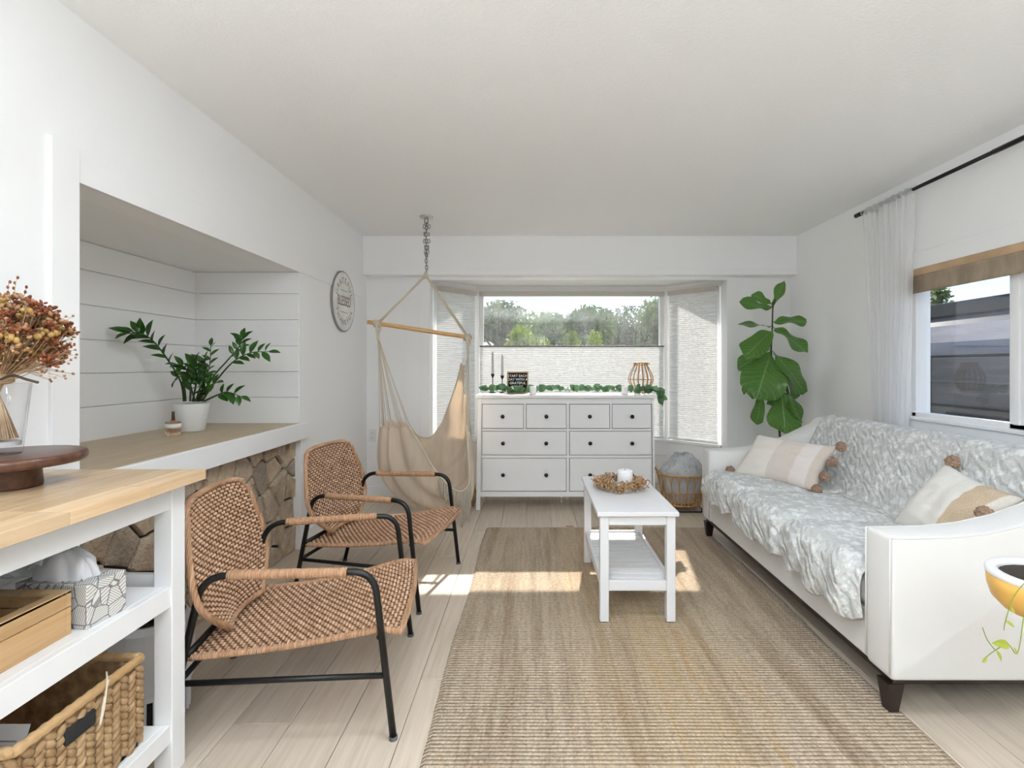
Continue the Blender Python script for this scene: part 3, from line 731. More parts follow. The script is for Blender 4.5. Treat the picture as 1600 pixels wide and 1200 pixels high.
m.grid(lambda u, v: Vector(((0.019+0.004*math.sin(v*60))*math.cos(u*2*PI), -0.285+0.455*v, 2.26+(0.021+0.004*math.sin(v*47+u*6))*math.sin(u*2*PI))), 16, 90)
m.build('rod_pocket', M['sheer'], cu, smooth=True)
m = MB(); m.grid(lambda u, v: Vector((0.016*math.cos(u*2*PI), 0.195+0.018*v, 2.26+0.018*math.sin(u*2*PI))), 14, 3); m.build('tab', M['sheer'], cu, smooth=True)

# outlets
def outlet(name, M4, label):
    o = MB().box(-0.035, 0.035, -0.057, 0.057, 0, 0.006).build('outlet_plate', M['outlet'], None, bevel=0.003); o.matrix_world = M4
    tag(o, label, 'outlet')
    for dy in (-0.024, 0.024):
        MB().box(-0.016, 0.016, dy-0.014, dy+0.014, 0.005, 0.0075).build('socket', M['outlet'], o, bevel=0.002)
        for dx in (-0.006, 0.006): MB().box(dx-0.001, dx+0.001, dy-0.004, dy+0.006, 0.007, 0.0085).build('slot', M['dark_gap'], o)
outlet('outlet', frame(Vector((1, 0, 0)), Vector((0, 0, 1)), Vector((0, -1, 0)), (-1.50, YB, 0.575)), 'white wall outlet beside the hanging hammock chair')

# ------------------------------------------------------------------ outdoors
struct(MB().box(-60, 60, -40, 80, -0.75, -0.65).build('ground_outdoor', M['ground']))
def tree(name, c, rx, rz, n, mat, label, seed, leaf=0.10, trunk=True):
    r = random.Random(seed); t = thing(name, (c[0], c[1], -0.65), label, 'tree', group='greenery outside the windows')
    m = MB(); cz = c[2]+0.65
    lobes = [(Vector((r.uniform(-.6, .6)*rx, r.uniform(-.5, .5)*rx, cz+r.uniform(-.5, .55)*rz)), r.uniform(.35, .6)) for _ in range(9)]
    for i in range(n):
        lc, lr = r.choice(lobes); d = Vector((r.gauss(0, 1), r.gauss(0, 1), r.gauss(0, 1))).normalized()
        p = lc+Vector((d.x*rx, d.y*rx, d.z*rz))*lr*(r.random()**0.4)
        if p.z < 0.05: continue
        a = Vector((r.gauss(0, 1), r.gauss(0, 1), r.gauss(0, 1))).normalized(); b = a.orthogonal().normalized(); s = leaf*r.uniform(.6, 1.4)
        i0 = len(m.v); m.v += [tuple(p-a*s), tuple(p+b*s*.5), tuple(p+a*s), tuple(p-b*s*.5)]; m.f.append((i0, i0+1, i0+2, i0+3))
    o = bpy.data.objects.new('foliage', None)
    me = bpy.data.meshes.new('foliage'); me.from_pydata(m.v, [], m.f); o = new('foliage', me, t); me.materials.append(mat)
    tk = MB().tube([(0, 0, -0.1), (0.05*rx, 0, cz*0.5), (0, 0, cz)], [0.10*rx**.5, 0.07*rx**.5, 0.03], 8); 
    for k in range(4):
        lc = lobes[k][0]; tk.tube([(0.03*rx, 0, cz*0.45), lc*0.6+Vector((0, 0, cz*0.25)), lc], [0.05, 0.03, 0.015], 6)
    tk.build('trunk', M['stem_brown'], t, smooth=True)
TR = [(-3.4, 17, 1.8, 1.7, 1.9, 'tree_grey', 'pale olive tree at the left end of the view through the bay window'),
      (-2.2, 24, 2.6, 2.3, 2.1, 'tree_grey', 'dark grey-green tree left of centre beyond the bay window'),
      (1.4, 20, 2.1, 2.1, 1.8, 'tree_mid', 'tall dark tree at the centre beyond the bay window'),
      (4.6, 25, 2.5, 2.3, 2.1, 'tree_grey', 'sparse grey tree right of centre beyond the bay window'),
      (5.6, 18.5, 1.9, 2.0, 1.9, 'tree_mid', 'broad green tree at the right end beyond the bay window'),
      (-7.2, 22, 2.0, 2.2, 2.0, 'tree_mid', 'green tree beyond the left side pane of the bay'),
      (10.2, 21, 2.0, 2.3, 2.0, 'tree_mid', 'green tree beyond the right side pane of the bay')]
for i, (x, y, z, rx, rz, mt_, lb) in enumerate(TR): tree('tree', (x, y, z), rx, rz, 9000, M[mt_], lb, 40+i, 0.11)
tree('shrub', (-0.25, 12.5, 1.35), 0.85, 1.15, 3600, M['tree_lime'], 'bright lime-green shrub low in the left of the bay window view', 61, 0.07)
tree('shrub', (1.35, 14.0, 1.3), 0.6, 1.0, 2200, M['tree_lime'], 'smaller lime-green shrub near the middle of the bay window view', 62, 0.06)
tree('shrub', (-2.2, 13.2, 1.5), 0.9, 1.4, 3000, M['tree_mid'], 'leafy green shrub at the far left of the bay window view', 63, 0.08)
tree('tree', (10.25, 13.4, 2.65), 0.6, 0.75, 3000, M['tree_mid'], 'leafy green tree rising behind the trailer outside the side window', 64, 0.10)
# travel trailer parked beside the house
tr = thing('travel_trailer', (5.2, 4.6, -0.65), 'long grey travel trailer with ribbed skin parked outside the side window', 'trailer')
prof = [(-0.95, 0.35), (-1.0, 0.5), (-1.0, 1.95), (-0.97, 2.12), (-0.86, 2.30), (-0.66, 2.42), (0.6, 2.44), (1.0, 2.3), (1.0, 0.35)]
y0, y1 = -4.2, 4.6
MB().loft([[Vector((px, yy, pz)) for px, pz in prof] for yy in (y0, y1)]).build('body', M['trailer'], tr, bevel=0.02)
for k, zz in enumerate((0.75, 1.48, 1.72, 1.98)): B('rib', M['trailer_dark'] if k in (1, 3) else M['trailer'], tr, (-1.018, -0.99, y0, y1, zz-0.012, zz+0.012), bevel=0.004)
for yy in (-2.6, -0.9, 0.8, 2.5): B('seam', M['trailer_dark'], tr, (-1.008, -0.99, yy-0.006, yy+0.006, 0.5, 1.96), bevel=0)
for a, b in ((-2.4, -1.1), (-0.6, 0.6), (1.0, 2.3)): B('dark_window', M['trailer_dark'], tr, (-1.012, -0.98, a, b, 0.98, 1.42), bevel=0.01)
B('roof_rail', M['roof_dark'], tr, (-0.72, -0.62, y0, y1, 2.42, 2.56), (-0.72, 0.7, -1.2, -0.4, 2.42, 2.60), (-0.72, 0.7, 1.6, 1.9, 2.42, 2.56))
B('skirt', M['trailer_dark'], tr, (-0.9, 0.9, y0+0.2, y1-0.2, 0.22, 0.40))
for yy in (-0.5, 0.4):
    MB().lathe([(0.0, -0.1), (0.30, -0.1), (0.33, -0.05), (0.33, 0.05), (0.30, 0.1), (0.0, 0.1)], 24).build('wheel', M['felt_black'], tr, loc=(-0.85, yy, 0.33), rot=(0, PI/2, 0))
# ------------------------------------------------------------------ rug
RX0, RX1, RY0, RY1 = -0.35, 1.30, 1.45, 3.87
rug = thing('jute_rug', ((RX0+RX1)/2, (RY0+RY1)/2, 0.0), 'woven beige jute rug with golden stripes under the white bench', 'rug')
cx_, cy_ = (RX0+RX1)/2, (RY0+RY1)/2
def rugf(u, v):
    x = RX0+(RX1-RX0)*u; y = RY0+(RY1-RY0)*v
    e = min(u, 1-u)*(RX1-RX0); f = min(v, 1-v)*(RY1-RY0)
    x += 0.006*math.sin(y*5)+0.003*noise.noise((y*14, 0, 3)) if u in (0, 1) else 0.006*math.sin(y*5)
    return Vector((x-cx_, y-cy_+(0.006*noise.noise((x*9, 1, 5)) if v in (0, 1) else 0), 0.0012+0.009*min(1, min(e, f)/0.012)+0.0012*noise.noise((x*5, y*5, 0))))
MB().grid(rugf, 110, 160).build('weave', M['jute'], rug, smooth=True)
for xx in (-0.20, 0.035):
    m = MB()
    for k in range(7): m.tube(catmull([(xx+k*0.006, RY1-cy_-0.004, 0.006), (xx+k*0.007-0.01, RY1-cy_+0.012, 0.014), (xx+k*0.009-0.02, RY1-cy_+0.02+0.006*(k % 3), 0.004)], 4), 0.002, 5)
    m.build('corner_fringe', M['straw'], rug, smooth=True)

# ------------------------------------------------------------------ dresser
DY = 4.357; DZ = 0.980; DC = 0.285
dr = thing('dresser', (DC, DY+0.22, 0), 'wide white eight-drawer dresser with black knobs in front of the bay window', 'dresser')
X0, X1 = -0.457-DC, 1.024-DC; f0 = -0.22; bk = 0.225
B('top', M['furniture_white'], dr, (-0.485-DC, 1.052-DC, f0-0.025, bk, DZ-0.026, DZ), bevel=0.003)
body = MB()
for xx in (X0, X1-0.03): body.box(xx, xx+0.03, f0+0.03, bk-0.005, 0.114, DZ-0.026)
body.box(X0+0.03, X1-0.03, bk-0.02, bk-0.005, 0.114, DZ-0.026).box(X0+0.03, X1-0.03, f0+0.02, bk-0.02, 0.114, 0.13)
body.box(X0+0.03, X1-0.03, f0+0.03, bk-0.02, 0.90, DZ-0.026)
body.build('carcass', M['furniture_white'], dr, bevel=0.002)
fr = MB(); fr.box(X0, X1, f0, f0+0.03, 0.903, DZ-0.027).box(X0, X1, f0, f0+0.03, 0.114, 0.156)
for z0, z1 in ((0.673, 0.691), (0.444, 0.465)): fr.box(-0.430-DC, 1.016-DC, f0, f0+0.03, z0, z1)
fr.box(0.291-DC, 0.313-DC, f0+0.001, f0+0.03, 0.156, 0.903).box(-0.074-DC, -0.056-DC, f0+0.001, f0+0.03, 0.691, 0.903).box(0.659-DC, 0.677-DC, f0+0.001, f0+0.03, 0.691, 0.903)
fr.build('face_frame', M['furniture_white'], dr, bevel=0.0015)
for sx in (-1, 1):
    for yy in (f0, bk-0.05):
        xa, xb = (X0-0.008, -0.430-DC) if sx < 0 else (1.016-DC, X1+0.008)
        lg = MB(); pw = 0.016*sx
        lg.loft([[Vector((xa+(pw if 1 else 0), yy, 0)), Vector((xb+pw, yy, 0)), Vector((xb+pw, yy+0.045, 0)), Vector((xa+pw, yy+0.045, 0))],
                 [Vector((xa, yy-0.002, DZ-0.027)), Vector((xb, yy-0.002, DZ-0.027)), Vector((xb, yy+0.043, DZ-0.027)), Vector((xa, yy+0.043, DZ-0.027))]])
        lg.build('leg', M['furniture_white'], dr, bevel=0.003)
B('leg', M['furniture_white'], dr, (0.25-DC, 0.27-DC, 0.0, 0.02, 0, 0.114))
def drawer(x0, x1, z0, z1, knobs):
    d = B('drawer', M['furniture_white'], dr, (x0-DC+0.002, x1-DC-0.002, f0+0.004, f0+0.022, z0+0.002, z1-0.002), bevel=0.002)
    B('box', M['dark_gap'], d, (x0-DC-0.001, x1-DC+0.001, f0+0.024, f0+0.03, z0-0.001, z1+0.001), bevel=0)  # thin black sheet, paints the shade in the gaps round the drawer
    for kx in knobs:
        MB().lathe([(0.0, 0.0), (0.009, 0.0), (0.007, 0.010), (0.010, 0.014), (0.0165, 0.019), (0.0165, 0.025), (0.011, 0.030), (0.0, 0.031)], 18).build('knob', M['knob_black'], d, smooth=True, loc=(kx-DC, f0+0.004, (z0+z1)/2), rot=(PI/2, 0, 0))
for x0, x1 in ((-0.430, -0.076), (-0.054, 0.289), (0.316, 0.657), (0.679, 1.013)): drawer(x0, x1, 0.694, 0.900, [(x0+x1)/2])
for x0, x1 in ((-0.430, 0.289), (0.316, 1.013)):
    drawer(x0, x1, 0.468, 0.670, [x0+0.25*(x1-x0), x0+0.76*(x1-x0)]); drawer(x0, x1, 0.160, 0.441, [x0+0.25*(x1-x0), x0+0.76*(x1-x0)])

# ------------------------------------------------------------------ bench used as coffee table
TX0, TX1, TY0, TY1, TZ = 0.305, 0.690, 2.405, 3.20, 0.536
RUGZ = 0.0105
be = thing('slatted_bench', ((TX0+TX1)/2, (TY0+TY1)/2, RUGZ), 'white wooden bench with a slatted lower shelf standing on the jute rug', 'bench')
hx, hy = (TX1-TX0)/2, (TY1-TY0)/2; T = TZ-RUGZ
B('top', M['bench_white'], be, (-hx, hx, -hy, hy, T-0.021, T), bevel=0.003)
lw = 0.042; ix, iy = hx-0.014, hy-0.012
for sx in (-1, 1):
    for sy in (-1, 1):
        a, b = sorted((sx*ix, sx*(ix-lw))); c, d = sorted((sy*iy, sy*(iy-lw)))
        l_ = B('leg', M['bench_white'], be, (a, b, c, d, 0.004, T-0.021), bevel=0.003)
        MB().lathe([(0, 0), (0.013, 0), (0.013, 0.006), (0, 0.006)], 12, ((a+b)/2, (c+d)/2, 0)).build('foot_pad', M['felt_black'], l_)
for sy in (-1, 1):
    c, d = sorted((sy*(iy-0.006), sy*(iy-0.026)))
    B('apron', M['bench_white'], be, (-ix+lw, ix-lw, c, d, T-0.067, T-0.021)); B('end_rail', M['bench_white'], be, (-ix+lw, ix-lw, c, d, 0.148, 0.196))
for sx in (-1, 1):
    a, b = sorted((sx*(ix-0.006), sx*(ix-0.026)))
    B('apron', M['bench_white'], be, (a, b, -iy+lw, iy-lw, T-0.067, T-0.021)); B('side_rail', M['bench_white'], be, (a, b, -iy+lw, iy-lw, 0.148, 0.196))
ns = 12
for k in range(ns):
    y = -iy+lw+0.004+(k+0.5)*(2*iy-2*lw-0.008)/ns
    B('slat', M['bench_white'], be, (-ix+0.026, ix-0.026, y-0.022, y+0.022, 0.178, 0.192), bevel=0.002)

# ------------------------------------------------------------------ sofa
SX0, SX1, SYN, SYF = 1.235, 2.20, 1.765, 3.715
so_ = thing('sofa', (1.7, (SYN+SYF)/2, 0), 'off-white three-seat sofa with sloping arms and dark tapered legs', 'sofa')
oy = (SYN+SYF)/2; ox = 1.7
def arm(y0, y1):
    top = [(SX0, 0.632), (1.30, 0.630), (1.45, 0.634), (1.57, 0.647), (1.69, 0.674), (1.80, 0.712), (1.91, 0.765), (2.02, 0.815), (SX1-0.02, 0.842)]
    pr = [(SX0+0.004, 0.132), (SX0, 0.16)]+top+[(SX1, 0.80), (SX1-0.02, 0.132)]
    m = MB().loft([[Vector((x-ox, y-oy, z)) for x, z in pr] for y in (y0, y1)])
    a = m.build('arm', M['sofa_fabric'], so_, bevel=0.016, seg=3, smooth=True)
    for yy in (y0+0.004, y1-0.004):
        MB().tube([(x-ox, yy-oy, z-0.004) for x, z in pr[1:-2]], 0.0035, 6).build('piping', M['sofa_fabric'], a, smooth=True)
arm(SYN, SYN+0.135); arm(SYF-0.135, SYF)
B('base', M['sofa_fabric'], so_, (SX0+0.012-ox, SX1-0.05-ox, SYN+0.13-oy, SYF-0.13-oy, 0.135, 0.315), bevel=0.012, seg=3)
B('plinth', M['sofa_leg'], so_, (SX0+0.02-ox, SX1-0.04-ox, SYN+0.02-oy, SYF-0.02-oy, 0.112, 0.136), bevel=0.002)
bp = [(1.86, 0.30), (1.87, 0.46), (1.93, 0.62), (2.00, 0.78), (2.035, 0.835), (2.08, 0.855), (2.15, 0.85), (2.195, 0.80), (2.19, 0.14), (1.9, 0.14)]
MB().loft([[Vector((x-ox, y-oy, z)) for x, z in bp] for y in (SYN+0.12, SYF-0.12)]).build('back', M['sofa_fabric'], so_, bevel=0.012, seg=3, smooth=True)
MB().loft([[Vector((x-ox, y-oy, z)) for x, z in [(1.985, 0.78), (2.035, 0.845), (2.08, 0.862), (2.15, 0.855), (2.2, 0.80), (2.195, 0.14), (2.0, 0.14)]] for y in (SYN+0.002, SYN+0.135)]).build('back_corner', M['sofa_fabric'], so_, bevel=0.01, smooth=True)
MB().loft([[Vector((x-ox, y-oy, z)) for x, z in [(1.985, 0.78), (2.035, 0.845), (2.08, 0.862), (2.15, 0.855), (2.2, 0.80), (2.195, 0.14), (2.0, 0.14)]] for y in (SYF-0.135, SYF-0.002)]).build('back_corner', M['sofa_fabric'], so_, bevel=0.01, smooth=True)
cb = [SYN+0.138, 2.485, 3.06, SYF-0.138]
for a, b in zip(cb[:-1], cb[1:]):
    B('seat_cushion', M['sofa_fabric'], so_, (SX0+0.004-ox, 1.86-ox, a+0.003-oy, b-0.003-oy, 0.316, 0.442), bevel=0.045, seg=4)
for xx in (SX0+0.03, SX1-0.09):
    for yy in (SYN+0.045, SYF-0.045):
        t_, w0, w1 = 0.112, 0.030, 0.018
        z0 = RUGZ if xx < 1.3 else 0.0
        MB().loft([[Vector((xx-ox+sx*ww, yy-oy+sy*ww, zz)) for sx, sy in ((-1, -1), (1, -1), (1, 1), (-1, 1))] for zz, ww in ((z0, w1), (0.114, w0))]).build('leg', M['sofa_leg'], so_, bevel=0.002)

# floral throw over the seat and back
tp = [(1.222, 0.285), (1.212, 0.34), (1.214, 0.41), (1.232, 0.455), (1.29, 0.468), (1.45, 0.466), (1.65, 0.462), (1.80, 0.462), (1.855, 0.490), (1.885, 0.56), (1.93, 0.66), (1.985, 0.785), (2.02, 0.85), (2.075, 0.877), (2.15, 0.875), (2.215, 0.83), (2.222, 0.70)]
tpf = sampler([(a, 0, b) for a, b in tp])
def throwf(u, v):
    y = SYN+0.1375+u*(SYF-SYN-0.275)
    front = max(0, 1-v*6); p = tpf(v)
    hem = (0.030*noise.noise((y*4, 2, 0))+0.018*math.sin(y*31)+0.05*(u-0.5))*front
    x, z = p.x, p.z
    n = Vector((-0.3, 0, 1)) if 0.2 < v < 0.46 else Vector((-1, 0, 0.35))
    wr_ = 0.006*noise.noise((y*9, v*14, 1))+0.004*noise.noise((y*22, v*26, 4))
    if v < 0.24: wr_ += 0.012*math.sin(y*38+3*noise.noise((y*3, v*5, 0)))*min(1, front+0.25)+0.006
    if 0.5 < v: wr_ += 0.011*noise.noise((y*6+v*22, v*8, 7))
    for c in cb[1:3]:
        g = math.exp(-((y-c-0.02*math.sin(v*9))/0.022)**2)
        if v < 0.5: wr_ -= 0.036*g*(1 if v < .46 else .3)
        puff = math.exp(-((y-c)/0.10)**2)
        if v < 0.46: wr_ += 0.017*(1-puff)
    if 0.42 < v < 0.54: n = Vector((-0.8, 0, 0.7))
    gs = max(math.exp(-((y-c-0.02*math.sin(v*9))/0.022)**2) for c in cb[1:3])
    wr_ = max(wr_, -0.012-(0.020*gs if v < 0.47 else 0))
    if v < 0.26: x += 0.020*max(0, 1-u/0.045)**1.5
    if u < 0.03 or u > 0.97: wr_ = max(wr_, 0)*0.4
    return Vector((x-ox, y-oy, z))+Vector((0, 0, hem))+n.normalized()*(wr_+0.002)
th = MB().grid(throwf, 220, 130).build('throw_blanket', M['throw'], None, smooth=True, loc=(ox, oy, 0), solid=0.004)
tag(th, 'sage and white floral throw draped over the sofa seat and back', 'throw')

def pillow(name, A, Bc, C, D, thick, mat, label, poms, seed):
    """corners in order: bottom start, bottom end, top end, top start"""
    A, Bc, C, D = map(Vector, (A, Bc, C, D)); ctr = (A+Bc+C+D)/4
    nrm = (Bc-A).cross(D-A).normalized()
    t = thing(name, (ctr.x, ctr.y, min(A.z, Bc.z)), label, 'pillow'); o = Vector(t.location)
    def sf(s):
        def f(u, v):
            uu = 2*u-1; vv = 2*v-1
            p = A*(1-u)*(1-v)+Bc*u*(1-v)+C*u*v+D*(1-u)*v
            k = max(0, (1-abs(uu)**2.6))*max(0, (1-abs(vv)**2.6))
            pin = 0.09*(1-abs(uu)**2)*abs(vv)+0.0; p = p+(ctr-p)*0.10*((1-uu*uu)*vv*vv+(1-vv*vv)*uu*uu)
            h = thick*0.5*k**0.55
            w_ = 0.008*noise.noise((u*7+seed, v*6, s))*k**0.4+0.010*noise.noise((u*2.2+seed, v*9, s*2))*k**0.5
            return p+nrm*s*(h+w_)-o
        return f
    m = MB(); m.grid(sf(1), 48, 36); m.grid(sf(-1), 48, 36)
    me = m.mesh('cushion'); bm = bmesh.new(); bm.from_mesh(me); bmesh.ops.remove_doubles(bm, verts=bm.verts, dist=0.0006); bmesh.ops.recalc_face_normals(bm, faces=bm.faces); bm.to_mesh(me); bm.free()
    c = new('cushion', me, t); finish(c, mat, smooth=True)
    r = random.Random(seed)
    for p in poms:
        m = MB(); R = 0.030; p = Vector(p)
        m.ball((0, 0, 0), R*0.9, 14, 10)
        for k in range(70):
            d = Vector((r.gauss(0, 1), r.gauss(0, 1), r.gauss(0, 1))).normalized(); m.ball(d*R*0.85, R*0.26, 6, 4)
        m.build('pompom', M['pom'], t, smooth=True, loc=p-o)
pillow('lumbar_pillow', (1.37, 3.52, 0.478), (1.675, 3.02, 0.478), (1.86, 3.11, 0.735), (1.57, 3.575, 0.75), 0.14, M['pillow'],
       'cream lumbar pillow with tan stripe and brown pompoms at the far sofa arm',
       [(1.862, 3.09, 0.737), (1.795, 3.065, 0.65), (1.735, 3.04, 0.567), (1.668, 3.005, 0.498), (1.365, 3.535, 0.505)], 3)
pillow('throw_pillow', (1.70, 2.42, 0.478), (1.66, 1.975, 0.48), (1.885, 1.955, 0.715), (1.905, 2.36, 0.775), 0.15, M['pillow2'],
       'cream herringbone pillow with brown pompoms slumped against the near sofa arm',
       [(1.925, 2.345, 0.785), (1.89, 1.925, 0.715), (1.70, 1.925, 0.665)], 9)

# ------------------------------------------------------------------ woven lounge chairs
def weave(m, S, N, nw, nr, hw, ht, amp):
    for i in range(nw):
        v = (i+0.5)/nw; pts = []; P = []
        for j in range(2*nr+1):
            u = j/(2*nr); s = math.cos(PI*(u*nr+0.5*0)+PI*i)
            P.append((S(u, v)+N(u, v)*amp*s, N(u, v)))
        rings = []
        for k, (p, n) in enumerate(P):
            t = (P[min(len(P)-1, k+1)][0]-P[max(0, k-1)][0]).normalized(); b = t.cross(n).normalized()
            rings.append([p+b*hw+n*0, p+n*ht, p-b*hw, p-n*ht])
        m.loft(rings)
    return m
def make_chair(name, label):
    t = thing(name, (0, 0, 0), label, 'chair', group='woven lounge chairs')
    FX, FY, RX, RY = 0.36, 0.325, -0.36, 0.262; AZ = 0.552
    for s in (1, -1):
        pth = fillet([(FX, s*FY, 0.008), (FX-0.062, s*(FY-0.006), AZ), (RX+0.125, s*(RY+0.020), AZ), (RX, s*RY, 0.008)], 0.075, 8)
        MB().tube(pth, 0.0115, 10).build('side_frame', M['black_metal'], t, smooth=True)
        a0 = Vector((FX-0.062-0.085, s*(FY-0.008), AZ)); a1 = Vector((RX+0.125+0.075, s*(RY+0.022), AZ)); L = (a0-a1).length
        d = (a0-a1).normalized(); R = frame(d, Vector((0, 0, 1)).cross(d), Vector((0, 0, 1)), a1)
        arm_ = MB().tube([(L*k/20, 0, 0) for k in range(21)], [0.0155+0.0006*((k*7) % 3) for k in range(21)], 12).build('armrest_wrap', M['rattan_wrap'], t, smooth=True); arm_.matrix_local = R
        MB().tube([(FX-0.024, s*(FY-0.003), 0.21), (RX+0.047, s*(RY+0.009), 0.21)], 0.0095, 8).build('side_stretcher', M['black_metal'], t, smooth=True)
        for fx, fy in ((FX, FY), (RX, RY)): MB().lathe([(0, 0), (0.014, 0), (0.014, 0.012), (0, 0.012)], 12, (fx, s*fy, 0)).build('foot_cap', M['gap_grey'], t)
    MB().tube([(RX+0.047, -RY-0.005, 0.21), (RX+0.047, RY+0.005, 0.21)], 0.0095, 8).build('rear_stretcher', M['black_metal'], t, smooth=True)
    MB().tube([(FX-0.045, -FY+0.005, 0.335), (FX-0.045, FY-0.005, 0.335)], 0.0095, 8).tube([(RX+0.075, -RY-0.01, 0.30), (RX+0.075, RY+0.01, 0.30)], 0.0095, 8).build('seat_bar', M['black_metal'], t, smooth=True)
    # seat
    def S(u, v):
        x = -0.295+0.675*v; hwid = 0.262+0.050*v-0.018*math.sin(PI*v)
        a = 2*u-1; z = 0.285+0.078*v-0.020*math.sin(PI*min(1, v*1.05))-0.010*(1-a*a)*math.sin(PI*v)
        if v > 0.86: z -= 0.020*((v-0.86)/0.14)**2
        x += 0.018*(1-a*a)*(v-0.5)*2*(1 if v > .5 else .3)
        return Vector((x, a*hwid, z))
    def N(u, v): 
        e = 0.01; a = S(u, min(1, v+e))-S(u, max(0, v-e)); b = S(min(1, u+e), v)-S(max(0, u-e), v); return a.cross(b).normalized()
    w_ = MB(); weave(w_, S, N, 50, 30, 0.0062, 0.0030, 0.0050)
    wp = MB()
    for j in range(31): wp.tube([S(j/30, k/16) for k in range(17)], 0.0032, 4)
    wp.build('seat_stakes', M['rattan_gap_shade'], t, smooth=True)['kind'] = 'stuff'
    st = w_.build('seat', M['rattan'], t, smooth=True); st['kind'] = 'stuff'
    rim = [S(k/16, 0) for k in range(17)]+[S(1, k/16) for k in range(1, 17)]+[S(1-k/16, 1) for k in range(1, 17)]+[S(0, 1-k/16) for k in range(1, 16)]
    MB().tube(rim, 0.011, 8, closed=True).build('seat_rim', M['rattan_wrap'], t, smooth=True)
    # backrest: narrow foot, widest above the arms, rounded shoulders
    ws = sampler([(0.15, 0, 0), (0.225, 0, 0), (0.285, 0, 0), (0.300, 0, 0), (0.290, 0, 0), (0.270, 0, 0), (0.248, 0, 0), (0.222, 0, 0)])
    def SB(u, v):
        a = 2*u-1; wd = ws(v).x; z = 0.315+0.455*v-(0.022*a**6 if v > 0.9 else 0)
        x = -0.225-0.105*v+0.028*(a*a-0.4)-0.0*v
        return Vector((x, a*wd, z))
    def NB(u, v):
        e = 0.01; a = SB(u, min(1, v+e))-SB(u, max(0, v-e)); b = SB(min(1, u+e), v)-SB(max(0, u-e), v); return b.cross(a).normalized()
    w_ = MB(); weave(w_, SB, NB, 36, 28, 0.0060, 0.0030, 0.0050)
    wp = MB()
    for j in range(29): wp.tube([SB(j/28, k/16) for k in range(17)], 0.0032, 4)
    wp.build('back_stakes', M['rattan_gap_shade'], t, smooth=True)['kind'] = 'stuff'
    bk_ = w_.build('backrest', M['rattan'], t, smooth=True); bk_['kind'] = 'stuff'
    rim = [SB(k/16, 0) for k in range(17)]+[SB(1, k/20) for k in range(1, 21)]+[SB(1-k/16, 1) for k in range(1, 17)]+[SB(0, 1-k/20) for k in range(1, 20)]
    MB().tube(rim, 0.011, 8, closed=True).build('back_rim', M['rattan_wrap'], t, smooth=True)
    for s in (1, -1): MB().tube([(RX+0.10, s*(RY+0.016), 0.46), SB(0.5+s*0.46, 0.33)], 0.008, 8).build('back_bracket', M['black_metal'], t, smooth=True)
    return t
def copy_tree(o, parent=None):
    c = o.copy(); COL.objects.link(c); c.parent = parent
    for ch in list(o.children):
        copy_tree(ch, c)
    return c
ch1 = make_chair('lounge_chair', 'nearer woven rattan lounge chair with black tube frame beside the wooden-topped console')
ch1.location = (-0.86, 1.945, 0); ch1.rotation_euler.z = math.radians(8.5)
ch2 = copy_tree(ch1); ch2['label'] = 'farther woven rattan lounge chair with black tube frame beside the hammock chair'
ch2.location = (-0.865, 2.905, 0); ch2.rotation_euler.z = math.radians(-9)

# ------------------------------------------------------------------ hammock chair
hk = thing('ceiling_hook', (-0.85, 4.10, ZC), 'chrome ceiling plate with doubled chain holding up the hammock chair', 'hook')
MB().lathe([(0, 0), (0.055, 0), (0.05, -0.012), (0.02, -0.02), (0, -0.021)], 24).build('ceiling_plate', M['chrome'], hk, smooth=True)
def link(c, s, turn, tilt=0):
    R = Matrix.Rotation(turn, 3, 'Z') @ Matrix.Rotation(tilt, 3, 'Y')
    pts = [R @ Vector((0.009*math.cos(a)*s, 0, 0.017*math.sin(a)*s)) + Vector(c) for a in [2*PI*k/14 for k in range(14)]]
    return MB().tube(pts, 0.0032*s, 6, closed=True)
for k in range(16): link((0.002*math.sin(k), 0, -0.035-k*0.0265), 1.1 if k else 1.5, (k % 2)*PI/2+0.4).build('chain_link', M['chain_metal'], hk, smooth=True)
for k in range(13):
    a = k/12*PI; link((0.020*math.cos(a*1.0)*(1 if k else 1), 0.01, -0.075-0.235*math.sin(a)), 1.0, (k % 2)*PI/2).build('chain_link', M['chain_metal'], hk, smooth=True)
APEX = at(665, 430, 4.1)
hm = thing('hammock_chair', (-0.85, 4.1, 0), 'cream cotton hammock chair hanging from a wooden spreader bar by the dresser', 'hammock')
ho = Vector(hm.location)
e0, e1 = at(574, 503, 4.02), at(737, 528, 4.18); d = (e1-e0); L = d.length; d.normalize()
zax = Vector((0, 0, 1)); yax = zax.cross(d).normalized()
bar = MB().tube([(L*k/10, 0, 0) for k in range(11)], 0.0165, 14).build('spreader_bar', M['bar_wood'], hm, smooth=True)
bar.matrix_local = frame(d, yax, d.cross(yax), e0-ho)
kL, kR = e0+d*0.075, e1-d*0.035
